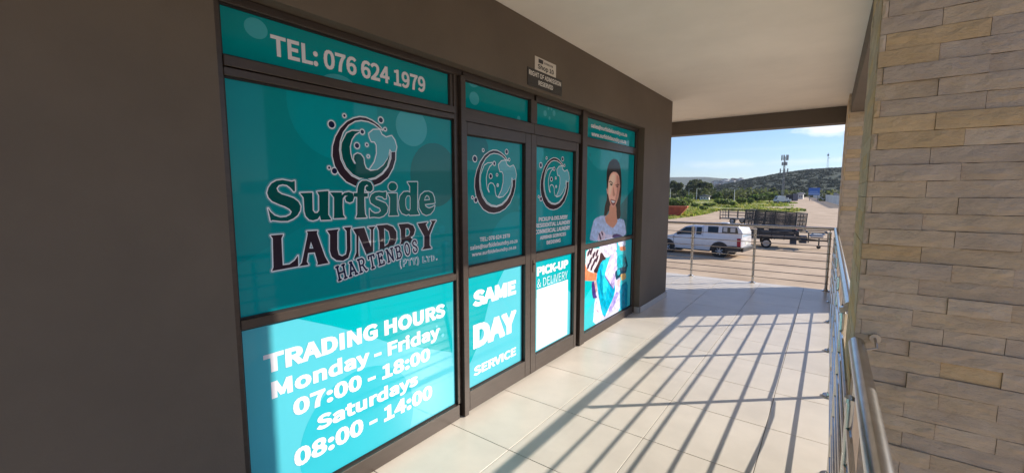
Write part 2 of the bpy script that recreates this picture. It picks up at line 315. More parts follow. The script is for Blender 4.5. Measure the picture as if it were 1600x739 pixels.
# ------------------------------------------------------------------ signs over the door
M_BLK = mat('black_plastic', (.02, .018, .018), rough=.3); M_WHT = mat('white_plastic', (.66, .62, .56), rough=.4, var=.04)
M_INKW = mat('white_ink', (.78, .76, .72), rough=.4); M_INKB = mat('black_ink', (.02, .02, .02), rough=.4)
D = {"S":[[0.844,1.377],[0.836,1.431],[0.844,1.416],[0.861,1.399],[0.884,1.39],[0.909,1.391],[0.928,1.4],[0.935,1.413],[0.926,1.425],[0.907,1.437],[0.882,1.447],[0.854,1.461],[0.841,1.477],[0.836,1.496],[0.843,1.518],[0.856,1.536],[0.877,1.548],[0.903,1.552],[0.925,1.548],[0.942,1.545],[0.955,1.549],[0.954,1.505],[0.949,1.501],[0.935,1.518],[0.92,1.53],[0.902,1.533],[0.885,1.529],[0.875,1.516],[0.88,1.501],[0.895,1.49],[0.921,1.482],[0.947,1.472],[0.966,1.456],[0.975,1.437],[0.972,1.417],[0.959,1.396],[0.939,1.382],[0.915,1.373],[0.885,1.374],[0.864,1.378],[0.851,1.38]],"u":[[0.976,1.495],[1.033,1.497],[1.031,1.415],[1.04,1.403],[1.053,1.403],[1.062,1.414],[1.065,1.483],[1.056,1.501],[1.112,1.505],[1.106,1.392],[1.121,1.368],[1.068,1.369],[1.064,1.389],[1.052,1.374],[1.03,1.369],[1.012,1.374],[0.997,1.391],[0.992,1.413],[0.991,1.475]],"r":[[1.12,1.498],[1.181,1.498],[1.181,1.485],[1.196,1.496],[1.219,1.5],[1.241,1.494],[1.247,1.472],[1.239,1.453],[1.222,1.447],[1.203,1.454],[1.198,1.469],[1.204,1.479],[1.214,1.482],[1.197,1.482],[1.185,1.469],[1.182,1.426],[1.184,1.388],[1.195,1.373],[1.132,1.374],[1.135,1.386],[1.139,1.474]],"f":[[1.253,1.37],[1.261,1.389],[1.265,1.475],[1.245,1.476],[1.246,1.495],[1.266,1.495],[1.269,1.52],[1.278,1.542],[1.296,1.556],[1.322,1.558],[1.347,1.549],[1.359,1.529],[1.357,1.511],[1.342,1.5],[1.322,1.505],[1.314,1.518],[1.32,1.529],[1.332,1.53],[1.323,1.537],[1.311,1.529],[1.307,1.511],[1.306,1.494],[1.327,1.494],[1.326,1.475],[1.306,1.475],[1.305,1.423],[1.307,1.387],[1.316,1.369]],"s":[[1.334,1.368],[1.335,1.413],[1.346,1.399],[1.367,1.388],[1.391,1.39],[1.404,1.401],[1.398,1.415],[1.369,1.428],[1.343,1.444],[1.338,1.467],[1.35,1.487],[1.371,1.498],[1.398,1.501],[1.42,1.498],[1.442,1.502],[1.44,1.465],[1.43,1.463],[1.414,1.475],[1.392,1.479],[1.373,1.473],[1.375,1.461],[1.402,1.452],[1.435,1.44],[1.45,1.418],[1.444,1.393],[1.421,1.373],[1.393,1.366],[1.361,1.37],[1.342,1.37]],"i":[[1.451,1.493],[1.512,1.493],[1.509,1.397],[1.519,1.371],[1.455,1.372],[1.461,1.394],[1.465,1.469]],"idot":[[1.514,1.528],[1.511,1.519],[1.505,1.511],[1.495,1.506],[1.484,1.505],[1.473,1.506],[1.464,1.511],[1.458,1.519],[1.456,1.528],[1.459,1.537],[1.465,1.544],[1.474,1.55],[1.485,1.551],[1.496,1.55],[1.506,1.545],[1.512,1.537]],"d":[[1.587,1.555],[1.66,1.557],[1.654,1.397],[1.669,1.369],[1.598,1.369],[1.593,1.376],[1.573,1.371],[1.543,1.382],[1.527,1.406],[1.523,1.445],[1.534,1.478],[1.559,1.5],[1.59,1.502],[1.604,1.495],[1.605,1.531]],"dh":[[1.602,1.48],[1.583,1.48],[1.57,1.463],[1.569,1.424],[1.577,1.402],[1.596,1.393],[1.604,1.404],[1.606,1.468]],"e":[[1.792,1.434],[1.788,1.465],[1.774,1.492],[1.746,1.503],[1.712,1.501],[1.682,1.482],[1.668,1.447],[1.67,1.407],[1.692,1.375],[1.722,1.363],[1.756,1.37],[1.782,1.393],[1.791,1.418],[1.771,1.409],[1.744,1.403],[1.72,1.413],[1.712,1.428]],"eh":[[1.708,1.45],[1.715,1.471],[1.729,1.482],[1.746,1.474],[1.753,1.453]],"L":[[0.84,1.315],[0.892,1.315],[0.884,1.298],[0.883,1.218],[0.883,1.18],[0.912,1.18],[0.936,1.194],[0.952,1.214],[0.951,1.166],[0.837,1.161],[0.844,1.177],[0.846,1.256],[0.848,1.301]],"A":[[0.998,1.321],[1.049,1.32],[1.045,1.308],[1.08,1.194],[1.097,1.161],[1.039,1.159],[1.043,1.169],[1.031,1.22],[0.999,1.221],[0.991,1.182],[0.999,1.166],[0.954,1.165],[0.968,1.179],[0.999,1.297],[1.002,1.312]],"Ah":[[1.006,1.241],[1.015,1.271],[1.025,1.239]],"U":[[1.096,1.318],[1.157,1.32],[1.149,1.307],[1.145,1.223],[1.151,1.194],[1.169,1.185],[1.19,1.192],[1.196,1.218],[1.198,1.308],[1.183,1.326],[1.225,1.326],[1.219,1.311],[1.216,1.211],[1.202,1.174],[1.173,1.162],[1.138,1.169],[1.114,1.189],[1.106,1.218],[1.11,1.296]],"N":[[1.234,1.315],[1.299,1.318],[1.335,1.214],[1.339,1.304],[1.321,1.319],[1.365,1.32],[1.352,1.303],[1.347,1.183],[1.308,1.173],[1.264,1.28],[1.26,1.193],[1.262,1.168],[1.232,1.161],[1.248,1.194],[1.252,1.284]],"D":[[1.375,1.324],[1.442,1.325],[1.479,1.311],[1.501,1.281],[1.501,1.24],[1.486,1.213],[1.464,1.201],[1.386,1.187],[1.389,1.217],[1.387,1.295]],"Dh":[[1.421,1.307],[1.42,1.208],[1.444,1.22],[1.458,1.25],[1.45,1.288]],"R":[[1.517,1.322],[1.584,1.322],[1.621,1.308],[1.634,1.283],[1.623,1.254],[1.6,1.241],[1.641,1.21],[1.536,1.208],[1.525,1.209],[1.533,1.226],[1.531,1.29]],"Rh":[[1.565,1.297],[1.563,1.247],[1.589,1.253],[1.597,1.274],[1.587,1.295]],"Y":[[1.653,1.318],[1.733,1.322],[1.716,1.308],[1.736,1.269],[1.766,1.317],[1.754,1.328],[1.799,1.328],[1.783,1.31],[1.746,1.244],[1.744,1.181],[1.76,1.163],[1.683,1.162],[1.7,1.179],[1.702,1.241],[1.664,1.299]],"ring":[[1.43,1.825],[1.404,1.847],[1.368,1.864],[1.332,1.873],[1.297,1.872],[1.263,1.861],[1.225,1.84],[1.188,1.804],[1.161,1.761],[1.145,1.716],[1.141,1.671],[1.151,1.625],[1.175,1.585],[1.209,1.551],[1.255,1.531],[1.304,1.525],[1.355,1.53],[1.408,1.548],[1.456,1.581],[1.489,1.628],[1.507,1.674],[1.51,1.717],[1.483,1.713],[1.482,1.679],[1.462,1.633],[1.425,1.593],[1.379,1.566],[1.327,1.556],[1.277,1.561],[1.237,1.578],[1.202,1.613],[1.181,1.656],[1.176,1.702],[1.182,1.743],[1.2,1.788],[1.231,1.826],[1.269,1.85],[1.304,1.859],[1.346,1.858],[1.382,1.848],[1.411,1.832]],"wave":[[1.202,1.765],[1.216,1.789],[1.247,1.804],[1.295,1.808],[1.263,1.788],[1.242,1.76],[1.23,1.723],[1.232,1.688],[1.239,1.659],[1.253,1.636],[1.263,1.638],[1.251,1.66],[1.255,1.681],[1.273,1.691],[1.293,1.687],[1.309,1.669],[1.312,1.639],[1.322,1.615],[1.35,1.603],[1.395,1.611],[1.435,1.638],[1.466,1.678],[1.476,1.708],[1.477,1.685],[1.458,1.634],[1.422,1.597],[1.377,1.571],[1.327,1.56],[1.279,1.566],[1.241,1.583],[1.207,1.616],[1.187,1.659],[1.181,1.702],[1.186,1.737]],"shirt":[[1.347,1.797],[1.374,1.818],[1.411,1.823],[1.425,1.799],[1.452,1.787],[1.488,1.799],[1.507,1.778],[1.518,1.744],[1.511,1.72],[1.485,1.715],[1.473,1.73],[1.46,1.684],[1.427,1.644],[1.388,1.617],[1.344,1.615],[1.375,1.654],[1.391,1.699],[1.391,1.743],[1.379,1.76],[1.36,1.759],[1.35,1.779]],"drops":[[1.143,1.817,22],[1.212,1.867,9],[1.422,1.874,18],[1.447,1.83,9],[1.308,1.801,14],[1.275,1.73,17],[1.332,1.739,8],[1.338,1.681,8],[1.121,1.614,8],[1.148,1.6,19]],"logobox":[[1.142,1.691],[1.51,1.717],[1.323,1.876],[1.309,1.525]],"hart":[[1.133,1.135],[1.662,1.227],[1.673,1.16],[1.145,1.069]],"pty":[[1.511,1.131],[1.805,1.122],[1.809,1.076],[1.513,1.069]],"tel":[[0.885,2.153],[1.736,2.156],[1.734,2.07],[0.887,2.067]],"tel2":[[0.885,2.153],[0.92,2.071],[1.048,2.157],[1.045,2.067],[1.414,2.16],[1.41,2.063],[1.73,2.152],[1.727,2.069]],"th1":[[0.765,0.803],[1.86,0.795],[1.863,0.709],[0.797,0.724]],"th2":[[0.801,0.683],[1.815,0.632],[1.802,0.567],[0.809,0.601]],"th3":[[0.892,0.562],[1.728,0.547],[1.73,0.462],[0.896,0.484]],"th4":[[1.001,0.438],[1.625,0.403],[1.629,0.342],[0.999,0.362]],"th5":[[0.886,0.327],[1.738,0.297],[1.742,0.21],[0.887,0.241]],"thshape":[[0.91,0.938],[1.098,0.851],[1.271,0.764],[1.417,0.678],[1.682,0.561],[1.923,0.461],[1.934,0.935]],"same":[[2.13,0.824],[2.627,0.826],[2.627,0.704],[2.128,0.721]],"day":[[2.126,0.597],[2.627,0.578],[2.586,0.417],[2.123,0.428]],"serv":[[2.129,0.299],[2.627,0.279],[2.627,0.211],[2.128,0.233]],"pick":[[2.92,0.877],[3.446,0.884],[3.449,0.798],[2.921,0.805]],"deli":[[2.925,0.784],[3.439,0.768],[3.441,0.689],[2.925,0.716]],"card":[[2.918,0.702],[3.437,0.678],[3.451,0.132],[2.922,0.197]],"dl1":[[2.203,1.192],[2.548,1.188],[2.548,1.157],[2.202,1.162]],"dl2":[[2.104,1.145],[2.644,1.136],[2.644,1.098],[2.104,1.112]],"dl3":[[2.122,1.102],[2.627,1.094],[2.627,1.057],[2.121,1.067]],"dr":[[[2.944,1.295],[3.427,1.289],[3.428,1.25],[2.944,1.258]],[[2.897,1.249],[3.477,1.238],[3.478,1.201],[2.898,1.211]],[[2.891,1.2],[3.473,1.186],[3.474,1.148],[2.892,1.158]],[[2.963,1.14],[3.399,1.134],[3.4,1.101],[2.963,1.108]],[[3.068,1.092],[3.302,1.081],[3.303,1.051],[3.069,1.055]]],"em1":[[3.868,2.163],[4.786,2.172],[4.789,2.123],[3.87,2.114]],"em2":[[3.881,2.085],[4.758,2.094],[4.762,2.042],[3.883,2.034]],"dlring":[[2.158,1.568],[2.618,1.58],[2.379,1.793],[2.375,1.352]],"drring":[[2.967,1.557],[3.436,1.582],[3.186,1.794],[3.194,1.349]],"circ":[[0.966,1.825],[1.378,1.88],[1.63,1.957],[1.624,1.762],[1.522,1.856],[1.739,1.864]],"tb":[[2.114,2.105],[2.207,2.118],[2.049,2.171],[2.171,2.244],[3.039,2.145],[3.126,2.2],[3.189,2.179]],"W":{"a_shadow":[[[4.772,1.413],[4.961,1.493],[4.997,0.99],[4.821,0.987],[4.705,1.158]],[0.0,0.14,0.16]],"b_top":[[[3.876,1.002],[3.918,1.118],[3.977,1.227],[4.157,1.255],[4.261,1.25],[4.581,1.204],[4.766,1.179],[4.814,1.103],[4.851,0.993],[4.595,0.974]],[0.33,0.42,0.62]],"c_hair":[[[4.209,1.245],[4.231,1.362],[4.278,1.42],[4.272,1.523],[4.251,1.669],[4.268,1.75],[4.308,1.81],[4.378,1.847],[4.459,1.862],[4.535,1.851],[4.6,1.811],[4.641,1.735],[4.669,1.603],[4.665,1.478],[4.644,1.352],[4.669,1.208],[4.575,1.184],[4.519,1.262],[4.348,1.314],[4.262,1.243]],[0.022,0.011,0.01]],"d_neck":[[[4.363,1.374],[4.533,1.355],[4.549,1.23],[4.584,1.165],[4.453,1.095],[4.265,1.168],[4.227,1.237],[4.332,1.262]],[0.38,0.17,0.11]],"e_face":[[[4.301,1.597],[4.329,1.664],[4.371,1.7],[4.437,1.72],[4.512,1.718],[4.584,1.682],[4.611,1.63],[4.624,1.556],[4.591,1.447],[4.533,1.37],[4.458,1.329],[4.39,1.351],[4.335,1.419],[4.295,1.494]],[0.5,0.26,0.19]],"e_light":[[[4.331,1.642],[4.408,1.696],[4.495,1.692],[4.488,1.616],[4.415,1.569],[4.376,1.479],[4.341,1.449],[4.312,1.524]],[0.6,0.34,0.25]],"e_jaw":[[[4.343,1.412],[4.388,1.376],[4.457,1.356],[4.539,1.393],[4.522,1.358],[4.458,1.329],[4.39,1.349]],[0.4,0.19,0.14]],"f_cheek":[[[4.513,1.7],[4.606,1.657],[4.616,1.556],[4.583,1.447],[4.532,1.378],[4.491,1.417],[4.544,1.509]],[0.35,0.16,0.12]],"f2_ear":[[[4.261,1.538],[4.293,1.531],[4.303,1.479],[4.282,1.476]],[0.4,0.2,0.15]],"g_browl":[[[4.318,1.609],[4.368,1.619],[4.432,1.593],[4.421,1.587],[4.369,1.607],[4.322,1.601]],[0.03,0.015,0.015]],"g_browr":[[[4.49,1.576],[4.559,1.589],[4.61,1.581],[4.607,1.573],[4.555,1.58],[4.494,1.568]],[0.03,0.015,0.015]],"h_eyel":[[[4.337,1.582],[4.377,1.593],[4.426,1.577],[4.382,1.567]],[0.03,0.015,0.015]],"h_eyelw":[[[4.352,1.582],[4.366,1.585],[4.367,1.575],[4.356,1.576]],[0.5,0.5,0.5]],"h_eyer":[[[4.502,1.561],[4.544,1.569],[4.588,1.562],[4.545,1.551]],[0.04,0.02,0.02]],"i_nose":[[[4.437,1.569],[4.463,1.509],[4.504,1.466],[4.459,1.451],[4.421,1.46]],[0.36,0.17,0.12]],"j_lips":[[[4.364,1.426],[4.431,1.415],[4.523,1.404],[4.494,1.362],[4.442,1.348],[4.381,1.382]],[0.3,0.07,0.07]],"k_teeth":[[[4.383,1.411],[4.439,1.403],[4.504,1.395],[4.478,1.384],[4.437,1.38],[4.402,1.394]],[0.8,0.75,0.75]],"l_pat1":[[[4.052,0.993],[4.098,1.076],[4.181,1.099],[4.272,1.048],[4.257,0.989]],[0.55,0.45,0.55]],"l_pat2":[[[4.081,1.078],[4.122,1.067],[4.169,0.997],[4.135,0.993]],[0.06,0.03,0.06]],"l_pat3":[[[4.165,1.093],[4.208,1.053],[4.192,1.032],[4.148,1.072]],[0.06,0.03,0.06]],"l_pat4":[[[4.272,1.048],[4.437,1.027],[4.592,1.022],[4.595,0.987],[4.275,0.987]],[0.5,0.48,0.65]],"l_pat5":[[[4.445,1.026],[4.552,1.033],[4.674,1.008],[4.758,0.984],[4.447,0.987]],[0.05,0.03,0.12]],"m_skinL":[[[3.741,0.672],[3.777,0.782],[3.83,0.789],[4.083,0.648],[4.086,0.578],[3.983,0.585],[3.758,0.629]],[0.75,0.22,0.1]],"n_lav":[[[3.997,0.11],[4.022,0.322],[4.058,0.438],[4.085,0.602],[4.258,0.699],[4.702,0.551],[4.704,0.38],[4.723,0.092],[4.345,0.102]],[0.66,0.64,0.86]],"n_lav1":[[[4.379,0.179],[4.518,0.298],[4.609,0.356],[4.674,0.318],[4.556,0.206],[4.44,0.149]],[0.36,0.3,0.72]],"n_lav2":[[[4.095,0.369],[4.191,0.222],[4.159,0.135],[4.051,0.192]],[0.85,0.82,0.9]],"n_lav3":[[[4.051,0.277],[4.137,0.235],[4.167,0.196],[4.102,0.224]],[0.55,0.42,0.55]],"n_pur":[[[3.944,0.577],[4.01,0.581],[4.041,0.502],[4.059,0.415],[4.094,0.39],[3.992,0.393],[3.962,0.456]],[0.06,0.035,0.2]],"n_pur2":[[[4.004,0.582],[4.072,0.573],[4.084,0.464],[4.058,0.438],[4.034,0.503]],[0.6,0.34,0.34]],"o_str":[[[3.824,0.941],[4.212,0.9],[4.272,0.791],[4.132,0.717],[4.014,0.659],[3.848,0.714],[3.799,0.786]],[0.75,0.68,0.72]],"p_st0":[[[3.848,0.902],[3.891,0.93],[3.911,0.913],[3.862,0.851],[3.83,0.864]],[0.06,0.03,0.05]],"p_st1":[[[3.905,0.911],[3.949,0.938],[3.969,0.921],[3.92,0.859],[3.887,0.872]],[0.06,0.03,0.05]],"p_st2":[[[3.965,0.867],[4.01,0.894],[4.031,0.877],[3.98,0.815],[3.947,0.828]],[0.06,0.03,0.05]],"p_st3":[[[3.892,0.817],[3.936,0.844],[3.957,0.826],[3.907,0.765],[3.874,0.778]],[0.06,0.03,0.05]],"p_st4":[[[3.975,0.791],[4.02,0.818],[4.041,0.801],[3.99,0.739],[3.957,0.752]],[0.06,0.03,0.05]],"p_st5":[[[4.038,0.881],[4.085,0.909],[4.106,0.891],[4.054,0.828],[4.019,0.841]],[0.06,0.03,0.05]],"p_st6":[[[4.041,0.82],[4.087,0.848],[4.109,0.83],[4.057,0.767],[4.022,0.781]],[0.06,0.03,0.05]],"p_st7":[[[3.846,0.772],[3.89,0.798],[3.91,0.781],[3.861,0.72],[3.829,0.734]],[0.06,0.03,0.05]],"p_st8":[[[3.927,0.746],[3.972,0.772],[3.993,0.755],[3.943,0.693],[3.909,0.707]],[0.06,0.03,0.05]],"q_dark":[[[4.149,0.876],[4.298,0.791],[4.22,0.728],[4.083,0.648],[3.973,0.68],[4.111,0.773]],[0.05,0.025,0.03]],"r_white":[[[4.104,0.941],[4.573,0.938],[4.58,0.835],[4.404,0.791],[4.272,0.791],[4.178,0.865]],[0.72,0.68,0.85]],"r_pur":[[[4.454,0.938],[4.574,0.935],[4.591,0.851],[4.48,0.814],[4.424,0.772],[4.382,0.842]],[0.1,0.06,0.25]],"s_turq":[[[4.05,0.607],[4.131,0.733],[4.218,0.775],[4.348,0.758],[4.457,0.541],[4.577,0.404],[4.518,0.298],[4.397,0.208],[4.288,0.122],[4.218,0.184],[4.111,0.412]],[0.0,0.42,0.62]],"s_turq2":[[[4.218,0.775],[4.348,0.758],[4.414,0.596],[4.328,0.417],[4.297,0.295],[4.215,0.47],[4.189,0.631]],[0.02,0.6,0.78]],"s_turq3":[[[4.368,0.603],[4.437,0.544],[4.536,0.411],[4.489,0.321],[4.4,0.306],[4.424,0.432]],[0.0,0.3,0.5]],"s_turqd":[[[4.149,0.715],[4.209,0.581],[4.237,0.387],[4.202,0.362],[4.141,0.515]],[0.0,0.25,0.42]],"t_lil":[[[4.404,0.791],[4.579,0.844],[4.613,0.632],[4.524,0.405],[4.421,0.481],[4.263,0.604],[4.325,0.69]],[0.66,0.58,0.85]],"t_lild":[[[4.505,0.533],[4.555,0.574],[4.535,0.428],[4.512,0.407],[4.421,0.485]],[0.42,0.34,0.62]],"t_lile":[[[4.263,0.604],[4.421,0.481],[4.524,0.405],[4.513,0.396],[4.406,0.468],[4.256,0.592]],[0.1,0.1,0.35]],"t_lil2":[[[4.464,0.751],[4.515,0.761],[4.502,0.583],[4.399,0.526],[4.358,0.573]],[0.85,0.78,0.92]],"u_sleeve":[[[4.584,0.769],[4.839,0.781],[4.908,0.624],[4.785,0.604],[4.592,0.632]],[0.0,0.38,0.46]],"u_sl2":[[[4.646,0.765],[4.697,0.762],[4.731,0.624],[4.676,0.626]],[0.0,0.2,0.28]],"u_sl3":[[[4.752,0.762],[4.809,0.762],[4.862,0.64],[4.801,0.622]],[0.05,0.52,0.6]],"u_hand":[[[4.652,0.874],[4.833,0.862],[4.846,0.806],[4.676,0.821]],[0.55,0.22,0.12]],"u_cuff":[[[4.594,0.941],[4.829,0.931],[4.833,0.862],[4.639,0.875]],[0.6,0.66,0.85]],"v_dark":[[[4.533,0.594],[4.655,0.623],[4.864,0.613],[4.917,0.632],[4.879,0.524],[4.662,0.507],[4.58,0.487]],[0.01,0.06,0.1]],"v_dk2":[[[4.841,0.755],[4.936,0.612],[4.883,0.593],[4.822,0.705]],[0.01,0.08,0.12]],"w_teal":[[[4.593,0.61],[4.677,0.609],[4.702,0.551],[4.627,0.533]],[0.03,0.45,0.58]],"x_yel":[[[4.702,0.543],[4.869,0.532],[4.883,0.462],[4.742,0.456]],[0.65,0.42,0.15]],"x_teal":[[[4.69,0.4],[4.94,0.435],[4.947,0.076],[4.722,0.101]],[0.0,0.22,0.35]],"x_l3":[[[4.601,0.483],[4.728,0.479],[4.669,0.404],[4.605,0.415]],[0.7,0.5,0.5]]}}
# ================================================================== lettering and prints
FT = {}
FONT = None
try:
    _p = os.path.join(bpy.utils.resource_path('LOCAL'), 'datafiles', 'fonts', 'Noto Sans CJK Regular.woff2')
    if os.path.exists(_p): FONT = bpy.data.fonts.load(_p)
except Exception: FONT = None
def text_tris(s, bold=0.0, spacing=1.0):
    cu = bpy.data.curves.new('lettering', 'FONT'); cu.body = s; cu.size = 1.0; cu.offset = bold; cu.fill_mode = 'FRONT'; cu.resolution_u = 4; cu.space_character = spacing
    if FONT: cu.font = FONT
    o = bpy.data.objects.new('lettering', cu); C.objects.link(o)
    dg = bpy.context.evaluated_depsgraph_get(); dg.update(); me = o.evaluated_get(dg).to_mesh()
    vs = [(v.co.x, v.co.y) for v in me.vertices]; fs = [tuple(p.vertices) for p in me.polygons]
    o.evaluated_get(dg).to_mesh_clear(); bpy.data.objects.remove(o); bpy.data.curves.remove(cu)
    return vs, fs
def text(s, quad, bold, name, m, parent, x, spacing=1.0):
    """flat lettering printed in the plane X=x, filling quad = (Y,Z) of top left, top right, bottom right, bottom left; bold adds a stroke round the glyphs"""
    vs, fs = text_tris(s, 0.0, spacing)
    x0 = min(v[0] for v in vs); x1 = max(v[0] for v in vs); y0 = min(v[1] for v in vs); y1 = max(v[1] for v in vs)
    tl, tr, br, bl = [np.array(q, float) for q in quad]; b_ = max(0, bold)*(.62 if FONT else 1)
    x0 -= b_; x1 += b_; y0 -= b_; y1 += b_
    def M_(a, b):
        u = (a-x0)/(x1-x0); w = (b-y0)/(y1-y0); p = (1-w)*((1-u)*bl+u*br)+w*((1-u)*tl+u*tr); return p
    mb = MB(); mb.add([(x, *M_(a, b)) for a, b in vs], fs)
    if b_:
        cnt = {}
        key = lambda i: (round(vs[i][0], 4), round(vs[i][1], 4))
        for f in fs:
            for i in range(len(f)):
                a, b = key(f[i]), key(f[(i+1) % len(f)]); k = (a, b) if a < b else (b, a); cnt[k] = cnt.get(k, 0)+1
        seen = set(); n = 0
        for (a, b), c in cnt.items():
            if c != 1: continue
            d = np.array(b)-np.array(a); L = np.hypot(*d)
            if L < 1e-6: continue
            nn = np.array((-d[1], d[0]))/L*b_; n += 1; xx = x+.00002+(n % 40)*1.5e-6; ex = d/L*min(b_, L*1.5)*.92; a = np.array(a)-ex; b = np.array(b)+ex
            mb.add([(xx, *M_(*q)) for q in (a+nn, b+nn, b-nn, a-nn)], [(0, 1, 2, 3)])
    r0 = parent_root(parent); mb.v = [rel(r0, v) for v in mb.v]
    return mb.build(name, m, parent)
def parent_root(p):
    while p.parent is not None: p = p.parent
    return p
def rect(y0, y1, zt, zb): return [(y0, zt), (y1, zt), (y1, zb), (y0, zb)]
def flat(mb, polys, x, mi=0):      # polygon with optional holes in the plane X=x
    vv = [Vector((p[0], p[1], 0)) for pl in polys for p in pl]
    tr = tessellate_polygon([[Vector((p[0], p[1], 0)) for p in pl] for pl in polys])
    mb.add([(x, v.x, v.y) for v in vv], [tuple(t) for t in tr], mi)
def stroke(mb, pl, wd, x, mi=0, closed=True):
    n = len(pl); e = 0
    for i in range(n if closed else n-1):
        a = np.array(pl[i]); b = np.array(pl[(i+1) % n]); d = b-a; L = np.hypot(*d)
        if L < 1e-6: continue
        nn = np.array((-d[1], d[0]))/L*wd/2; e += 4e-7; xx = x+e
        q = [a+nn, b+nn, b-nn, a-nn]; mb.add([(xx, *p) for p in q], [(0, 1, 2, 3)], mi)
    for i in range(n):
        e += 4e-7; a = pl[i]; mb.add([(x+e, a[0]+wd/2*math.cos(t), a[1]+wd/2*math.sin(t)) for t in [2*math.pi*k/9 for k in range(9)]], [tuple(range(9))], mi)
def circle(cy, cz, ry, rz=None, n=28): return [(cy+ry*math.cos(2*math.pi*k/n), cz+(rz or ry)*math.sin(2*math.pi*k/n)) for k in range(n)]
def clip(poly, y0, y1, z0, z1):
    for ax, lim, sg in ((0, y0, 1), (0, y1, -1), (1, z0, 1), (1, z1, -1)):
        o_ = []
        for i in range(len(poly)):
            a, b = poly[i-1], poly[i]; fa, fb = (a[ax]-lim)*sg, (b[ax]-lim)*sg
            if (fa >= 0) != (fb >= 0): t = fa/(fa-fb); o_.append((a[0]+(b[0]-a[0])*t, a[1]+(b[1]-a[1])*t))
            if fb >= 0: o_.append(tuple(b))
        poly = o_
        if not poly: return poly
    return poly
def fin(mb, name, m, parent):
    r_ = parent_root(parent); mb.v = [rel(r_, v) for v in mb.v]; return mb.build(name, m, parent)

P_TEAL = film('teal_print', (.0, .28, .305)); P_TEAL2 = film('mid_teal_print', (.0, .335, .38)); P_TEAL3 = film('pale_teal_print', (.06, .41, .47))
P_DEEP = film('deep_teal_print', (.0, .085, .085)); P_CYAN = film('cyan_print', (.085, .47, .56)); P_CYAN2 = film('turquoise_print', (.0, .36, .40)); P_CYAN3 = film('light_cyan_print', (.11, .50, .59))
P_WHITE = film('white_print', (.74, .74, .78)); P_PALE = film('pale_outline', (.80, .84, .90)); P_GLOW = film('soft_outline', (.11, .38, .43))
P_NAVY = film('navy_print', (.012, .02, .07)); P_PLUM = film('charcoal_print', (.035, .022, .035)); P_SKY = film('light_blue_print', (.13, .46, .54)); P_FOREST = film('dark_green_print', (.0, .095, .09))

def bar(parent, y0, y1, z0, z1, x0=-.03, x1=.022, name='frame_bar', bev=.0025):
    mb = MB(); mb.box(x0, x1, y0, y1, z0, z1); mb.v = [rel(parent_root(parent), v) for v in mb.v]; return mb.build(name, M_BRONZE, parent, bevel=bev)
def gasket(parent, y0, y1, z0, z1, w=.008):
    mb = MB()
    for a in ((y0, y0+w, z0, z1), (y1-w, y1, z0, z1), (y0+w, y1-w, z0, z0+w), (y0+w, y1-w, z1-w, z1)): mb.box(-.004, .006, *a)
    mb.v = [rel(parent_root(parent), v) for v in mb.v]; return mb.build('gasket', M_GASKET, parent)
def pane(parent, y0, y1, z0, z1, m):
    mb = MB(); mb.box(-.008, .0, y0, y1, z0, z1); mb.v = [rel(parent_root(parent), v) for v in mb.v]
    gasket(parent, y0, y1, z0, z1); return mb.build('pane', m, parent)
def shapes(p, lst, box, x=.0002, name='bubble_print'):
    """background bubbles and waves: lst of (polygon, material)"""
    mats = []; mb = MB(); k = 0
    for poly, m in lst:
        q = clip(poly, *box)
        if len(q) < 3: continue
        if m not in mats: mats.append(m)
        flat(mb, [q], x+k*.00003, mats.index(m)); k += 1
    if mb.v: r_ = parent_root(p); mb.v = [rel(r_, v) for v in mb.v]; mb.build(name, mats, p)

# ---- left fixed window
wl = thing('shop_window', 'large left shop window with a laundry logo above a trading hours panel, under a phone number strip', 'window', (0, 1.3, 0))
bar(wl, .652, .695, 0.002, 2.253); bar(wl, .695, 2.02, 2.218, 2.253); bar(wl, .695, 1.950, 1.947, 1.978, x1=.022); bar(wl, .695, 1.950, 1.982, 2.022, x1=.028)
bar(wl, .695, 1.950, .938, .978); bar(wl, .695, 1.955, .002, .098, x1=.03); bar(wl, 1.950, 1.985, .098, 2.218, x1=.020); bar(wl, 1.988, 2.03, .002, 2.218, x1=.045)
pT = pane(wl, .695, 1.925, 2.022, 2.218, P_TEAL)
bx = (.705, 1.915, 2.03, 2.21)
shapes(pT, [(circle(.831, 2.160, .045, .040), P_TEAL3), (circle(1.19, 1.99, .10, .065), P_TEAL3)], bx)
bar(wl, 1.925, 1.950, 2.022, 2.218, x1=.012)
text('TEL: 076 624 1979', rect(.885, 1.735, 2.155, 2.068), .020, 'lettering', P_WHITE, pT, .001)
pB = pane(wl, .695, 1.950, .978, 1.947, P_TEAL)
bx = (.705, 1.94, .988, 1.937)
shapes(pB, [(circle(1.170, 1.90, .232, .245, 48), P_TEAL2), (circle(1.630, 1.862, .112, .105, 36), P_TEAL3), ([(.705, 1.0)]+[(.705+1.24*t, 1.20+.34*t+.10*math.sin(3.3*t)) for t in [i/20 for i in range(21)]]+[(1.95, .98), (.7, .98)], film('teal_wave_print', (.0, .31, .335))),
             (circle(1.85, 1.27, .026), P_TEAL2), (circle(1.875, 1.18, .02), P_TEAL2), (circle(1.80, 1.14, .014), P_TEAL2), (circle(1.80, 1.60, .19, .19, 36), film('grey_teal_print', (.02, .19, .20)))], bx)
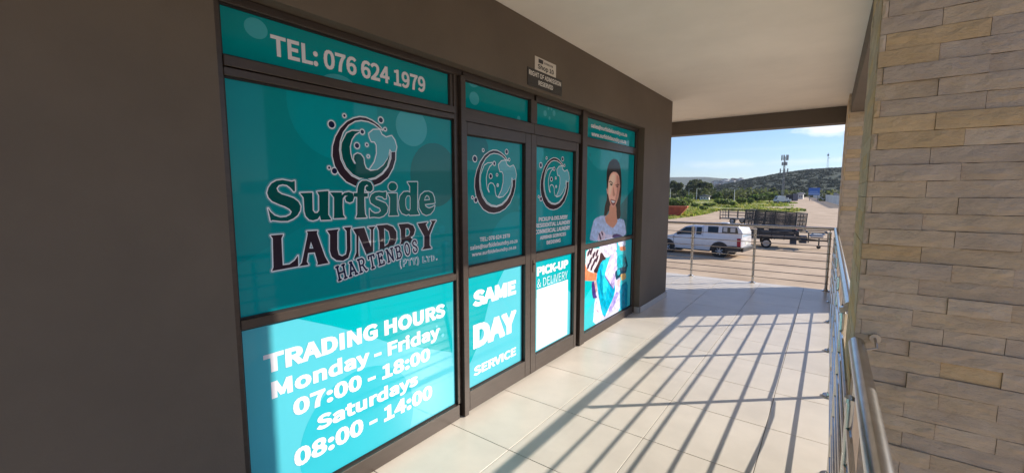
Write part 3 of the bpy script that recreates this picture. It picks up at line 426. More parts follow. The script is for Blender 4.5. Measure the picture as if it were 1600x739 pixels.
def logo(parent, T, full, x=.0009, k=1.0):
    """the round emblem: ring, wave, shirt and drops. T maps the big window's (Y,Z) to this pane"""
    t = lambda pl: [T(p) for p in pl]; mats = [P_GLOW, P_PALE, P_PLUM, P_FOREST, P_SKY, P_NAVY, P_TEAL]
    sh = lambda pl, k_: [(1.326+(p[0]-1.326)*k_, 1.700+(p[1]-1.700)*k_) for p in pl]
    ring, wave, shirt = t(D['ring']), t(sh(D['wave'], .955)), t(D['shirt'])
    if not full: 
        pass
    dr_ = [(T((d[0], d[1])), d[2]*.00070*k) for d in D['drops']]
    mb = MB()
    if full:
        for pl in (ring, wave, shirt): stroke(mb, pl, .019*k, x-.0002, 0)
        for c_, r_ in dr_: flat(mb, [circle(*c_, r_+.0105*k)], x-.00018, 0)
    for pl in (ring, wave, shirt): stroke(mb, pl, .0105*k, x, 1)
    for c_, r_ in dr_: flat(mb, [circle(*c_, r_+.0055*k)], x+.00003, 1)
    flat(mb, [ring], x+.0001, 2); flat(mb, [wave], x+.00012, 3 if full else 6); flat(mb, [shirt], x+.00015, 4)
    for i, (c_, r_) in enumerate(dr_): flat(mb, [circle(*c_, max(r_, .002))], x+.00018, 5 if i != 7 else 4)
    r0 = parent_root(parent); mb.v = [rel(r0, v) for v in mb.v]; return mb.build('logo_print', mats, parent)
logo(pB, lambda p: (p[0], p[1]), True)
def letters(parent, keys, holes, fill, x=.0012, w=.0105, glow=.022, name='lettering'):
    mb = MB(); mats = [P_GLOW, P_PALE, fill]
    for k in keys:
        if glow: stroke(mb, D[k], glow, x-.0002, 0)
        if k in holes and glow: stroke(mb, D[holes[k]], .012, x-.00019, 0)
    for i, k in enumerate(keys):
        xx = x+i*.00002
        stroke(mb, D[k], w, xx, 1)
        if k in holes: stroke(mb, D[holes[k]], w*.8, xx, 1)
    for i, k in enumerate(keys):
        flat(mb, [D[k]]+([D[holes[k]]] if k in holes else []), x+.0003+i*.00002, 2)
    r0 = parent_root(parent); mb.v = [rel(r0, v) for v in mb.v]; return mb.build(name, mats, parent)
letters(pB, ['S', 'u', 'r', 'f'], {}, P_FOREST)
letters(pB, ['s', 'i', 'idot', 'd', 'e'], {'d': 'dh', 'e': 'eh'}, film('sea_green_print', (.0, .15, .145)), glow=.016, w=.0085)
letters(pB, ['L', 'A', 'U', 'N', 'D', 'R', 'Y'], {'A': 'Ah', 'D': 'Dh', 'R': 'Rh'}, P_PLUM)
# slanted word with slab serifs, drawn stroke by stroke
GL = {'H': [[(0,0),(0,1)], [(.7,0),(.7,1)], [(0,.5),(.7,.5)], [(-.14,0),(.14,0)], [(-.14,1),(.14,1)], [(.56,0),(.84,0)], [(.56,1),(.84,1)]],
      'A': [[(0,0),(.36,1),(.74,0)], [(.12,.32),(.62,.32)], [(-.12,0),(.14,0)], [(.60,0),(.88,0)], [(.2,1),(.42,1)]],
      'R': [[(.05,0),(.05,1),(.45,1),(.62,.86),(.62,.66),(.45,.5),(.05,.5)], [(.38,.5),(.72,0),(.84,.03)], [(-.1,0),(.2,0)], [(-.1,1),(.1,1)]],
      'T': [[(.36,0),(.36,1)], [(0,.8),(.0,1),(.72,1),(.72,.8)], [(.2,0),(.52,0)]],
      'E': [[(.62,.2),(.62,0),(.05,0),(.05,1),(.6,1),(.6,.82)], [(.05,.52),(.42,.52)], [(.42,.4),(.42,.64)], [(-.1,0),(.1,0)], [(-.1,1),(.1,1)]],
      'N': [[(.02,0),(.02,1),(.68,0),(.68,1)], [(-.12,0),(.14,0)], [(-.12,1),(.06,1)], [(.54,1),(.82,1)]],
      'B': [[(.05,0),(.05,1),(.42,1),(.58,.88),(.58,.68),(.42,.54),(.05,.54)], [(.42,.54),(.62,.4),(.62,.16),(.44,0),(.05,0)], [(-.1,0),(.1,0)], [(-.1,1),(.1,1)]],
      'O': [[(.35+.33*math.cos(a), .5+.5*math.sin(a)) for a in [2*math.pi*k/14 for k in range(15)]]],
      'S': [[(.58,.72),(.58,.92),(.4,1),(.2,1),(.04,.86),(.06,.66),(.3,.52),(.52,.4),(.6,.22),(.46,.02),(.2,0),(.04,.1),(.02,.3)]]}
tl, tr_, br, bl = [np.array(q) for q in D['hart']]
wd = 'HARTENBOS'; mb = MB(); adv = 1.0/len(wd)
def hq(u, v): return tuple((1-v)*((1-u)*bl+u*br)+v*((1-u)*tl+u*tr_))
for ps, (wid, mi, xo) in enumerate(((.030, 0, .0), (.0205, 1, .0004), (.0095, 2, .0008))):
    for i, ch in enumerate(wd):
        for st in GL[ch]:
            pl = [hq((i+.10+a*.78)*adv, b) for a, b in st]
            stroke(mb, pl, wid, .0020+xo+i*.00002, mi, closed=False)
fin(mb, 'lettering', [P_GLOW, P_PALE, P_NAVY], pB)
q = D['pty']
text('(PTY) LTD.', q, .055, 'lettering', P_PALE, pB, .0018, 1.12)
text('(PTY) LTD.', q, .012, 'lettering', P_TEAL3, pB, .0022, 1.12)
pH = pane(wl, .695, 1.950, .098, .938, P_CYAN)
bx = (.705, 1.94, .106, .93)
shapes(pH, [(D['thshape']+[(.9, 1.0)], P_CYAN2), (circle(1.25, .25, .34, .33, 48), film('cyan_bubble_print', (.03, .42, .51))), (circle(1.78, .62, .012), P_CYAN3), (circle(1.815, .645, .009), P_CYAN3), (circle(1.79, .67, .007), P_CYAN3), (circle(1.84, .60, .012), P_CYAN3)], bx)
text('TRADING HOURS', rect(.780, 1.862, .802, .715), .034, 'lettering', P_WHITE, pH, .001, 1.02)
text('Monday - Friday', rect(.805, 1.812, .678, .574), .030, 'lettering', P_WHITE, pH, .001, 1.02)
text('07:00 - 18:00', rect(.894, 1.73, .555, .473), .030, 'lettering', P_WHITE, pH, .001, 1.02)
text('Saturdays', rect(1.0, 1.628, .432, .334), .030, 'lettering', P_WHITE, pH, .001, 1.02)
text('08:00 - 14:00', rect(.886, 1.74, .315, .226), .030, 'lettering', P_WHITE, pH, .001, 1.02)

# ---- the two transoms over the doors
t1 = thing('transom_window', 'narrow teal fanlight above the door with the same day lettering', 'window', (0, 2.4, 2.1))
bar(t1, 2.032, 2.84, 2.206, 2.253, x1=.021); bar(t1, 2.032, 2.84, 1.948, 2.030, x1=.024); bar(t1, 2.785, 2.868, 2.030, 2.206, x1=.030)
p1 = pane(t1, 2.032, 2.785, 2.030, 2.206, P_TEAL)
shapes(p1, [(circle(2.16, 2.110, .048, .042), P_TEAL3), (circle(2.055, 2.165, .02), P_TEAL3), (circle(2.15, 2.225, .06, .045), P_TEAL3), (circle(2.66, 2.045, .022), P_TEAL3)], (2.04, 2.777, 2.038, 2.198))
t2 = thing('transom_window', 'narrow teal fanlight above the door with the pick-up and delivery lettering', 'window', (0, 3.2, 2.1))
bar(t2, 2.868, 3.625, 2.206, 2.253, x1=.021); bar(t2, 2.842, 3.625, 1.948, 2.030, x1=.024)
p2 = pane(t2, 2.868, 3.625, 2.030, 2.206, P_TEAL)
shapes(p2, [(circle(3.03, 2.14, .024), P_TEAL3), (circle(3.17, 2.16, .024), P_TEAL3), (circle(3.10, 2.11, .014), P_TEAL3), (circle(3.08, 2.185, .012), P_TEAL3), (circle(3.13, 2.188, .012), P_TEAL3)], (2.876, 3.617, 2.038, 2.198))
# ---- doors
def door(y0, y1, g0, g1, label, hinge):
    d = thing('glass_door', label, 'door', (0, y0 if hinge else y1, 0))
    bar(d, y0, g0, .012, 1.945, x1=.030, name='stile'); bar(d, g1, y1, .012, 1.945, x1=.030, name='stile')
    bar(d, g0, g1, 1.868, 1.945, x1=.029, name='rail'); bar(d, g0, g1, .938, 1.004, x1=.029, name='rail'); bar(d, g0, g1, .012, .148, x1=.029, name='rail')
    a = pane(d, g0, g1, 1.004, 1.868, P_TEAL); b = pane(d, g0, g1, .148, .938, P_CYAN); return d, a, b
d1, a1, b1 = door(2.034, 2.785, 2.056, 2.712, 'left glass door with a round emblem above large same day service lettering', True)
d2, a2, b2 = door(2.789, 3.568, 2.864, 3.520, 'right glass door with a round emblem above pick-up and delivery lettering and a white card', False)
bx1 = (2.066, 2.702, 1.014, 1.858); bx2 = (2.874, 3.51, 1.014, 1.858)
shapes(a1, [(circle(2.62, 1.05, .33, .30, 44), P_TEAL2), (circle(2.52, 1.42, .045), P_TEAL2), (circle(2.66, 1.47, .02), P_TEAL2), (circle(2.67, 1.38, .018), P_TEAL2), (circle(2.14, 1.80, .16, .10), film('teal_sheen_print', (.01, .18, .20)))], bx1)
shapes(a2, [(circle(2.90, 1.30, .26, .22, 44), P_TEAL2), (circle(2.90, 1.82, .11, .10), P_TEAL2), (circle(3.47, 1.12, .12, .2), P_TEAL2)], bx2)
def Tmap(cy, cz, ry, rz): return lambda p: (cy+(p[0]-1.326)/.184*ry, cz+(p[1]-1.70)/.1755*rz)
logo(a1, Tmap(2.388, 1.572, .230, .221), False, k=1.15); logo(a2, Tmap(3.202, 1.570, .234, .221), False, k=1.15)
text('TEL: 076 624 1979', rect(2.203, 2.548, 1.190, 1.160), .022, 'lettering', P_WHITE, a1, .001)
text('sales@surfsidelaundry.co.za', rect(2.104, 2.644, 1.144, 1.104), .020, 'lettering', P_WHITE, a1, .001)
text('www.surfsidelaundry.co.za', rect(2.122, 2.627, 1.094, 1.060), .020, 'lettering', P_WHITE, a1, .001)
for s, yy in (('PICKUP & DELIVERY', (2.944, 3.427, 1.292, 1.256)), ('RESIDENTIAL LAUNDRY', (2.897, 3.477, 1.243, 1.207)), ('COMMERCIAL LAUNDRY', (2.891, 3.473, 1.193, 1.155)), ('AIRBNB SERVICES', (2.963, 3.40, 1.137, 1.105)), ('BEDDING', (3.068, 3.303, 1.087, 1.054))):
    text(s, rect(*yy), .030, 'lettering', P_WHITE, a2, .001)
shapes(b1, [([(2.066, .95), (2.50, .95), (2.30, .72), (2.19, .45), (2.066, .30)], P_CYAN2), ([(2.066, .30), (2.19, .45), (2.30, .72), (2.50, .95), (2.71, .95), (2.71, .55), (2.5, .33), (2.2, .26)], P_CYAN)], (2.066, 2.702, .158, .928))
shapes(b2, [([(2.87, .93), (3.51, .93), (3.51, .55), (3.2, .75), (2.87, .60)], P_CYAN2)], (2.874, 3.51, .158, .928))
text('SAME', rect(2.129, 2.627, .826, .712), .042, 'lettering', P_WHITE, b1, .001); text('DAY', rect(2.126, 2.627, .588, .418), .042, 'lettering', P_WHITE, b1, .001)
text('SERVICE', rect(2.129, 2.627, .290, .222), .030, 'lettering', P_WHITE, b1, .001)
text('PICK-UP', rect(2.920, 3.448, .880, .802), .040, 'lettering', P_WHITE, b2, .001); text('& DELIVERY', rect(2.925, 3.44, .776, .702), 0, 'lettering', film('thin_white_print', (.55, .70, .72)), b2, .001)
mb = MB(); flat(mb, [rect(2.920, 3.447, .690, .165)], .0009); fin(mb, 'card_print', P_WHITE, b2)
mb = MB()      # door lock and keyhole plate on the right leaf
mb.box(.030, .036, 2.815, 2.838, .86, .955); mb.tube((.036, 2.8265, .925), (.044, 2.8265, .925), .008, 12); mb.v = [rel(d2, v) for v in mb.v]
mb.build('lock', mat('lock_metal', (.16, .13, .10), rough=.35, metal=.8), d2, bevel=.001)
mb = MB(); mb.box(-.06, -.03, 3.571, 3.66, .002, 1.948); mb.v = [rel(d2, v) for v in mb.v]; mb.build('door_jamb', M_BRONZE, d2)
# ---- right fixed window
wr = thing('shop_window', 'tall right shop window with a print of a smiling woman carrying laundry', 'window', (0, 4.4, 0))
bar(wr, 3.628, 3.722, .002, 2.253, x1=.040); bar(wr, 3.722, 5.098, 2.216, 2.253); bar(wr, 3.722, 5.04, 1.945, 2.018, x1=.026); bar(wr, 3.722, 5.035, .938, .978)
bar(wr, 3.722, 5.05, .002, .094, x1=.03); bar(wr, 5.04, 5.098, .094, 2.216, x1=.02)
pe = pane(wr, 3.722, 5.04, 2.018, 2.216, P_TEAL)
shapes(pe, [(circle(4.62, 2.26, .35, .2, 40), P_TEAL2), (circle(3.80, 2.06, .03), P_TEAL2)], (3.732, 5.03, 2.026, 2.208))
text('sales@surfsidelaundry.co.za', rect(3.868, 4.788, 2.170, 2.116), .028, 'lettering', P_WHITE, pe, .001)
text('www.surfsidelaundry.co.za', rect(3.882, 4.762, 2.092, 2.036), .028, 'lettering', P_WHITE, pe, .001)
pw = pane(wr, 3.722, 5.04, .978, 1.945, P_TEAL); pl_ = pane(wr, 3.722, 5.04, .094, .938, P_CYAN)
def print_grid(parent, names, y0, y1, z0, z1, ny, nz_, base, gradient=None, amp=.10):
    """a photographic print: each point of a fine flat grid takes the colour of the topmost shape over it, then is softened"""
    Y, Z = np.meshgrid(np.linspace(y0, y1, ny), np.linspace(z0, z1, nz_)); img = np.zeros((nz_, ny, 3)); img[:] = base
    if gradient:
        for poly, c in gradient: img[inside(poly, Y, Z)] = c
    N = RS.rand(nz_//6+2, ny//6+2); yi = np.arange(nz_)/6; xi = np.arange(ny)/6
    a = yi.astype(int); b = xi.astype(int); fa = (yi-a)[:, None]; fb = (xi-b)[None]
    noise_ = (N[a][:, b]*(1-fa)*(1-fb)+N[a+1][:, b]*fa*(1-fb)+N[a][:, b+1]*(1-fa)*fb+N[a+1][:, b+1]*fa*fb)
    for n in names:
        pl, col = D['W'][n]; pl = smooth_poly(pl, 2 if n[0] in 'abcdefghijk' else 1); m = inside(pl, Y, Z); col = [min(.88, c*(1.8 if n[0] in 'defi' else 1.4 if n[0] in 'bkl' else .9)) for c in col]
        k_ = n[0]; fold = 1+amp*2*(noise_-.5)*(0.3 if k_ in 'defghijk' else 1.2)
        if k_ in 'bnorstuv': th = {'b': 1.2, 'n': 1.9, 'o': 1.9, 'r': 1.0, 's': .25, 't': 2.1, 'u': .1, 'v': 1.2}[k_]; fold = fold*(1+(.10 if k_ == 'b' else .15)*np.sin((Y*math.cos(th)+Z*math.sin(th))*46+6*noise_+9*Y*Z))
        if k_ in 'c': fold = fold*(1+.2*np.sin(Y*150+8*noise_))
        if k_ == 'e': fold = fold*(1.12-.9*np.clip(Y-4.42, 0, 1))
        img[m] = (np.array(col)*fold[..., None])[m]
    for _ in range(1):
        p = np.pad(img, ((1, 1), (1, 1), (0, 0)), 'edge'); img = (p[1:-1, 1:-1]*4+p[:-2, 1:-1]+p[2:, 1:-1]+p[1:-1, :-2]+p[1:-1, 2:])/8
    mb = MB(); mb.v = [(.0008, float(y), float(z)) for y, z in zip(Y.ravel(), Z.ravel())]
    mb.f = [(j*ny+i, j*ny+i+1, (j+1)*ny+i+1, (j+1)*ny+i) for j in range(nz_-1) for i in range(ny-1)]; mb.m = [0]*len(mb.f)
    r0 = parent_root(parent); mb.v = [rel(r0, v) for v in mb.v]
    me = bpy.data.meshes.new('photo_print'); me.from_pydata(mb.v, [], mb.f); me.materials.append(P_PHOTO)
    at_ = me.color_attributes.new('print', 'FLOAT_COLOR', 'POINT'); at_.data.foreach_set('color', np.concatenate([img.reshape(-1, 3), np.ones((ny*nz_, 1))], 1).ravel())
    return link('photo_print', me, parent)
def smooth_poly(pl, it=2):
    for _ in range(it):
        o_ = []
        for i in range(len(pl)):
            a, b = pl[i], pl[(i+1) % len(pl)]; o_ += [(a[0]*.82+b[0]*.18, a[1]*.82+b[1]*.18), (a[0]*.18+b[0]*.82, a[1]*.18+b[1]*.82)]
        pl = o_
    return pl
def inside(pl, Y, Z):
    m = np.zeros(Y.shape, bool); n = len(pl); j = n-1
    for i in range(n):
        yi, zi = pl[i]; yj, zj = pl[j]
        if abs(zj-zi) > 1e-12: m ^= ((zi > Z) != (zj > Z)) & (Y < (yj-yi)*(Z-zi)/(zj-zi)+yi)
        j = i
    return m
P_PHOTO = bpy.data.materials.new('photographic_print'); P_PHOTO.use_nodes = True
_b = P_PHOTO.node_tree.nodes['Principled BSDF']; _b.inputs['Roughness'].default_value = .06; _b.inputs['Specular IOR Level'].default_value = .07
_a = P_PHOTO.node_tree.nodes.new('ShaderNodeVertexColor'); _a.layer_name = 'print'; P_PHOTO.node_tree.links.new(_a.outputs[0], _b.inputs['Base Color'])
ups = sorted([k for k in D['W'] if k[0] in 'abcdefghijkl']); los = sorted([k for k in D['W'] if k[0] in 'mnopqrstuvwx'])
print_grid(pw, ups, 3.732, 5.03, .988, 1.935, 260, 190, (.0, .27, .30), [(circle(4.2, 2.05, .5, .33, 40), (.01, .33, .37)), ([(3.73, 1.22), (4.0, 1.32), (4.2, 1.1), (4.1, .9), (3.73, .9)], (.0, .29, .31)), ([(4.65, 1.35), (5.04, 1.55), (5.04, .9), (4.7, .9)], (.0, .155, .175))]+[(circle(y, z, r, r, 16), (.02, .26, .29)) for y, z, r in ((4.30, 1.45, .03), (4.29, 1.36, .025), (4.31, 1.28, .02), (3.86, 1.86, .02), (3.80, 1.80, .014), (3.90, 1.80, .012), (3.76, 1.28, .02))])
print_grid(pl_, los, 3.732, 5.03, .104, .928, 260, 170, (.04, .46, .52), [([(3.73, .93), (4.1, .93), (4.0, .55), (3.73, .40)], (.0, .42, .44)), ([(3.73, .40), (4.0, .55), (4.05, .40), (3.73, .2)], (.02, .52, .56))], amp=.22)

# ---- the two small signs
s1 = thing('sign', 'small white shop number sign above the black admission sign', 'sign', (.0965, 2.88, 2.45))
mb = MB(); mb.box(.0965, .0995, 2.728, 3.030, 2.404, 2.502); mb.v = [rel(s1, v) for v in mb.v]; mb.build('board', M_WHT, s1, bevel=.0008)
text('Shop 10', rect(2.765, 2.995, 2.456, 2.410), .022, 'lettering', M_INKB, s1, .0998)
mb = MB(); mb.box(.0995, .0998, 2.775, 2.84, 2.463, 2.492); mb.v = [rel(s1, v) for v in mb.v]; mb.build('emblem', M_INKB, s1)
mb = MB()
for i in range(7): mb.box(.0995, .0998, 2.858+i*.0185, 2.868+i*.0185, 2.468, 2.484)
mb.v = [rel(s1, v) for v in mb.v]; mb.build('emblem', M_INKB, s1)
s2 = thing('sign', 'black right of admission reserved sign on the bulkhead above the doors', 'sign', (.0965, 2.88, 2.34))
mb = MB(); mb.box(.0965, .1005, 2.630, 3.126, 2.276, 2.4035); mb.v = [rel(s2, v) for v in mb.v]; mb.build('board', M_BLK, s2, bevel=.0008)
text('RIGHT OF ADMISSION', rect(2.648, 3.108, 2.386, 2.351), .014, 'lettering', M_INKW, s2, .1009)
text('RESERVED', rect(2.775, 2.985, 2.333, 2.299), .014, 'lettering', M_INKW, s2, .1009)
# ================================================================== outdoors
G = -1.70
TT = ([1030,1045,1063,1077,1089,1100,1115,1130,1148,1166,1181,1193,1212,1225,1240,1254,1267,1285,1310], [-.319,-.297,-.272,-.253,-.2366,-.2214,-.2022,-.183,-.161,-.139,-.1216,-.1079,-.087,-.072,-.057,-.0425,-.0292,-.0105,.0131])
def bearing(p, y): return 1.9+float(np.interp(p, *TT))*y       # x at distance y on a surveyed bearing
M_DIRT = mat('gravel_dirt', (.60, .445, .30), rough=.95, col2=(.42, .295, .19), scale=.5, detail=9, bump=.35, bscale=2.5, bdist=.05)
M_GRASS = mat('grass_ground', (.23, .26, .06), rough=.95, col2=(.35, .32, .13), scale=.12, detail=8, bump=.5, bscale=2, bdist=.1)
M_BLADE = [mat('grass_blade', c, rough=.8) for c in ((.19, .235, .055), (.31, .29, .11), (.14, .18, .045))]
for _m in M_BLADE: leafy(_m, 0.4)
M_LEAF = [mat('leaf', c, rough=.6) for c in ((.060, .105, .030), (.09, .14, .038), (.14, .19, .055), (.042, .07, .024))]
for _m in M_LEAF: leafy(_m, 0.45)
M_LEAFD = [mat('olive_leaf', c, rough=.7) for c in ((.060, .078, .038), (.085, .10, .048), (.115, .125, .06), (.045, .06, .032))]
for _m in M_LEAFD: leafy(_m, 0.35)
M_LEAFB = [mat('bush_leaf', c, rough=.6) for c in ((.11, .16, .042), (.17, .22, .06), (.22, .26, .085), (.07, .10, .032))]
for _m in M_LEAFB: leafy(_m, 0.4)
M_BARK = mat('bark', (.10, .075, .055), rough=.9, var=.3, scale=10)
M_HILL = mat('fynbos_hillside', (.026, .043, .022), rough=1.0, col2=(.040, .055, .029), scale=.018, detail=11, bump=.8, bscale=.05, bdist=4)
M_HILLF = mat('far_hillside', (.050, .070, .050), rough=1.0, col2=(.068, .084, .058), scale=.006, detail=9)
# ground sheet to the horizon
mb = MB(); N_ = 60
for i in range(N_+1):
    for j in range(N_+1):
        f = lambda t: math.copysign(abs(t)**2.6, t)*2900
        mb.v.append((f(i/N_*2-1), f(j/N_*2-1)+20, G-.002))
mb.f = [(i*(N_+1)+j, (i+1)*(N_+1)+j, (i+1)*(N_+1)+j+1, i*(N_+1)+j+1) for i in range(N_) for j in range(N_)]; mb.m = [0]*len(mb.f)
tag(mb.build('ground', M_DIRT), kind='structure')
mb = MB(); mb.box(-8.98, 2.18, -8.98, 8.04, G-.1, -.225); tag(mb.build('plinth', M_WALL), kind='structure')
# grass field with a ragged edge
gp = [(-80, 46), (-13.6, 48.5), (-12.2, 59), (-12.4, 69), (-13.0, 79), (-10.5, 80), (-6, 77.5), (-2.6, 79), (-1.2, 84), (-1.2, 88), (-3, 95), (-6.5, 99), (-9.2, 101), (-8.6, 106), (-4.8, 110), (-4.2, 118), (-6.8, 124), (-8.5, 130), (-5.5, 140), (-5.2, 150), (-8, 165), (-14, 185), (-16, 420), (-420, 420), (-420, 46)]
def ragged(pl, step=1.2, amp=.55):
    o_ = []
    for i in range(len(pl)):
        a = np.array(pl[i]); b = np.array(pl[(i+1) % len(pl)]); L = np.hypot(*(b-a)); n = max(1, min(40, int(L/step)))
        for k in range(n):
            p = a+(b-a)*k/n; o_.append((p[0]+RS.uniform(-amp, amp), p[1]+RS.uniform(-amp, amp)))
    return o_
rg = ragged(gp)
mb = MB(); tr = tessellate_polygon([[Vector((p[0], p[1], 0)) for p in rg]]); mb.add([(p[0], p[1], G+.004) for p in rg], [tuple(t) for t in tr])
tag(mb.build('grass_field', M_GRASS), kind='structure')
def inpoly(pl, x, y):
    c = False; j = len(pl)-1
    for i in range(len(pl)):
        if ((pl[i][1] > y) != (pl[j][1] > y)) and (x < (pl[j][0]-pl[i][0])*(y-pl[i][1])/(pl[j][1]-pl[i][1])+pl[i][0]): c = not c
        j = i
    return c
gb = MB(); n = 0
while n < 9000:
    y = 46+140*random.random()**1.3; x = bearing(random.uniform(1030, 1275), y)
    if not inpoly(gp, x, y): continue
    if noise.noise(Vector((x*.12, y*.08, 0))) < -.28: continue
    n += 1; h = random.uniform(.08, .26)*(1.6 if noise.noise(Vector((x*.2, y*.1, 4))) > .15 else .8); w = h*.5
    mi = random.choice([0, 0, 1, 1, 2])
    for _ in range(2):
        a = random.uniform(0, 3.14); dx, dy = math.cos(a)*w, math.sin(a)*w
        gb.add([(x-dx, y-dy, G), (x+dx, y+dy, G), (x+dx*1.2+random.uniform(-.1, .1), y+dy, G+h*random.uniform(.5, 1)), (x-dx*.9, y-dy, G+h)], [(0, 1, 2, 3)], mi)
tag(gb.build('grass', M_BLADE), 'tufted green and yellow grass covering the open field beyond the parking area', 'grass', kind='stuff')
# ---- foliage
def crown_mesh(name, rx, ry, rz, n, mats, seed, leaf=.35, lobes=9, flat_=.35):
    r_ = np.random.RandomState(seed); L = [(0, 0, 0, .62)]
    for _ in range(lobes):
        a = r_.uniform(0, 6.28); e = r_.uniform(-.35, 1.0); d = r_.uniform(.35, .72); L.append((d*math.cos(a)*math.cos(e), d*math.sin(a)*math.cos(e), d*math.sin(e), r_.uniform(.25, .45)))
    L = np.array(L); k = r_.choice(len(L), n, p=L[:, 3]**2/(L[:, 3]**2).sum()); d = r_.normal(size=(n, 3)); d /= np.linalg.norm(d, axis=1)[:, None]
    rad = L[k, 3]*(r_.uniform(.55, 1.08, n)); P = (L[k, :3]+d*rad[:, None])*np.array([rx, ry, rz]); keep = P[:, 2] > -rz*.75; P = P[keep]; d = d[keep]; kk = k[keep]; n = len(P)
    u = r_.normal(size=(n, 3)); nn = d+.6*r_.normal(size=(n, 3)); nn /= np.linalg.norm(nn, axis=1)[:, None]; u -= (u*nn).sum(1)[:, None]*nn; u /= np.linalg.norm(u, axis=1)[:, None]; w = np.cross(nn, u)
    s = (leaf*r_.uniform(.6, 1.4, n))[:, None]; V = np.stack([P-u*s, P-w*s*.6, P+u*s, P+w*s*.6], 1).reshape(-1, 3)
    me = bpy.data.meshes.new(name); me.from_pydata(V.tolist(), [], [(4*i, 4*i+1, 4*i+2, 4*i+3) for i in range(n)])
    for m in mats: me.materials.append(m)
    me.polygons.foreach_set('material_index', ((kk*7+r_.randint(0, 3, n)) % len(mats)).tolist()); return me
def tree(x, y, h, w, label, mats=None, n=1500, seed=1, leaf=.35, cat='tree', name='tree', trunk=.35, group=None, lobes=9):
    mats = mats or M_LEAF; t = thing(name, label, cat, (x, y, G), group=group)
    th = h*trunk; rz = (h-th*.7)/2; cz = h-rz
    link('crown' if cat == 'tree' else 'foliage', crown_mesh('crown', w/2, w/2*.8, rz*1.05, n, mats, seed, leaf, lobes), t, (0, 0, cz))
    mb = MB(); mb.tube((0, 0, -.1), (0, 0, th), h*.03+.03, 8, r2=h*.02+.02, caps=False); rr = random.Random(seed)
    for _ in range(5 if cat == 'tree' else 3):
        a = rr.uniform(0, 6.28); mb.tube((0, 0, th*rr.uniform(.5, .95)), (math.cos(a)*w*.25, math.sin(a)*w*.25, cz+rr.uniform(-.2, .5)*rz), h*.014+.015, 6, r2=.02, caps=False)
    mb.build('trunk' if cat == 'tree' else 'stem', M_BARK, t, smooth=True); return t
mpp = lambda p, y: y*(.8026-float(np.interp(p, *TT))*.5966)/665.3     # metres across one photo pixel at distance y
def zat(p, row, y): return 1.5-(row-299.7)*mpp(p, y)
def plant(p, row_top, wpx, y, label, mats, n, seed, leaf, cat='tree', name='tree', trunk=.3, lobes=9, group=None):
    h = zat(p, row_top, y)-G; return tree(bearing(p, y), y, h, wpx*mpp(p, y), label, mats, n, seed, leaf, cat, name, trunk, group, lobes)
plant(1094, 280, 50, 205, 'broad dark dome shaped tree, the biggest on the left behind the lamp posts', M_LEAFD, 3800, 3, .62, trunk=.2, lobes=14)
plant(1056, 282, 24, 190, 'tall ragged tree at the far left against the ridge', M_LEAFD, 1900, 4, .5, trunk=.25, lobes=12)
plant(1041, 286, 18, 185, 'tree half hidden by the shop corner at the far left', M_LEAFD, 1200, 5, .5, trunk=.25)
plant(1062, 306, 46, 66, 'bright green bush right behind the orange skip', M_LEAFB, 2600, 6, .17, 'bush', 'bush', .06, 14)
plant(1078, 303.5, 18, 150, 'slim green tree beside the third lamp post', M_LEAF, 700, 7, .4, trunk=.2)
plant(1122, 300, 17, 120, 'dark round bush next to the small white house', M_LEAF, 1300, 8, .22, 'bush', 'bush', .06)
plant(1131, 309.5, 34, 108, 'sprawling green bush in the middle of the field', M_LEAFB, 1800, 9, .22, 'bush', 'bush', .05, 12)
plant(1110, 315.5, 22, 100, 'low olive bush left of the sprawling one in the field', M_LEAFB, 900, 10, .2, 'bush', 'bush', .05)
plant(1158, 307, 20, 118, 'round olive bush right of the tall white lamp post', M_LEAFB, 1200, 11, .22, 'bush', 'bush', .05)
plant(1173, 308.5, 16, 125, 'small olive bush between the lamp post and the dark thicket', M_LEAFB, 900, 12, .22, 'bush', 'bush', .05)
plant(1184, 301.5, 30, 150, 'dark flat topped thicket left of the mast', M_LEAF, 1800, 13, .3, 'bush', 'bush', .05, 14)
plant(1203, 298.5, 22, 158, 'green tree growing at the foot of the mast on its left', M_LEAFB, 1400, 14, .32, trunk=.15)
plant(1234, 297.5, 20, 215, 'tree behind the dark shipping container', M_LEAFD, 1000, 15, .42, trunk=.15)
plant(1206, 292, 16, 230, 'dark tree further back left of the mast', M_LEAFD, 800, 16, .5, trunk=.2)
plant(1196, 327, 14, 92, 'tuft of tall weeds at the edge of the dirt track', M_LEAFB, 450, 17, .14, 'weeds', 'bush', .05)
plant(1147, 314, 14, 104, 'little green bush below the tall white lamp post', M_LEAFB, 600, 18, .2, 'bush', 'bush', .05)
plant(1088, 316, 20, 92, 'low weedy bush right of the orange skip', M_LEAFB, 900, 19, .16, 'bush', 'bush', .05)
plant(1102, 321, 18, 80, 'flat yellow green bush nearest the dirt on the left', M_LEAFB, 600, 20, .14, 'bush', 'bush', .05)
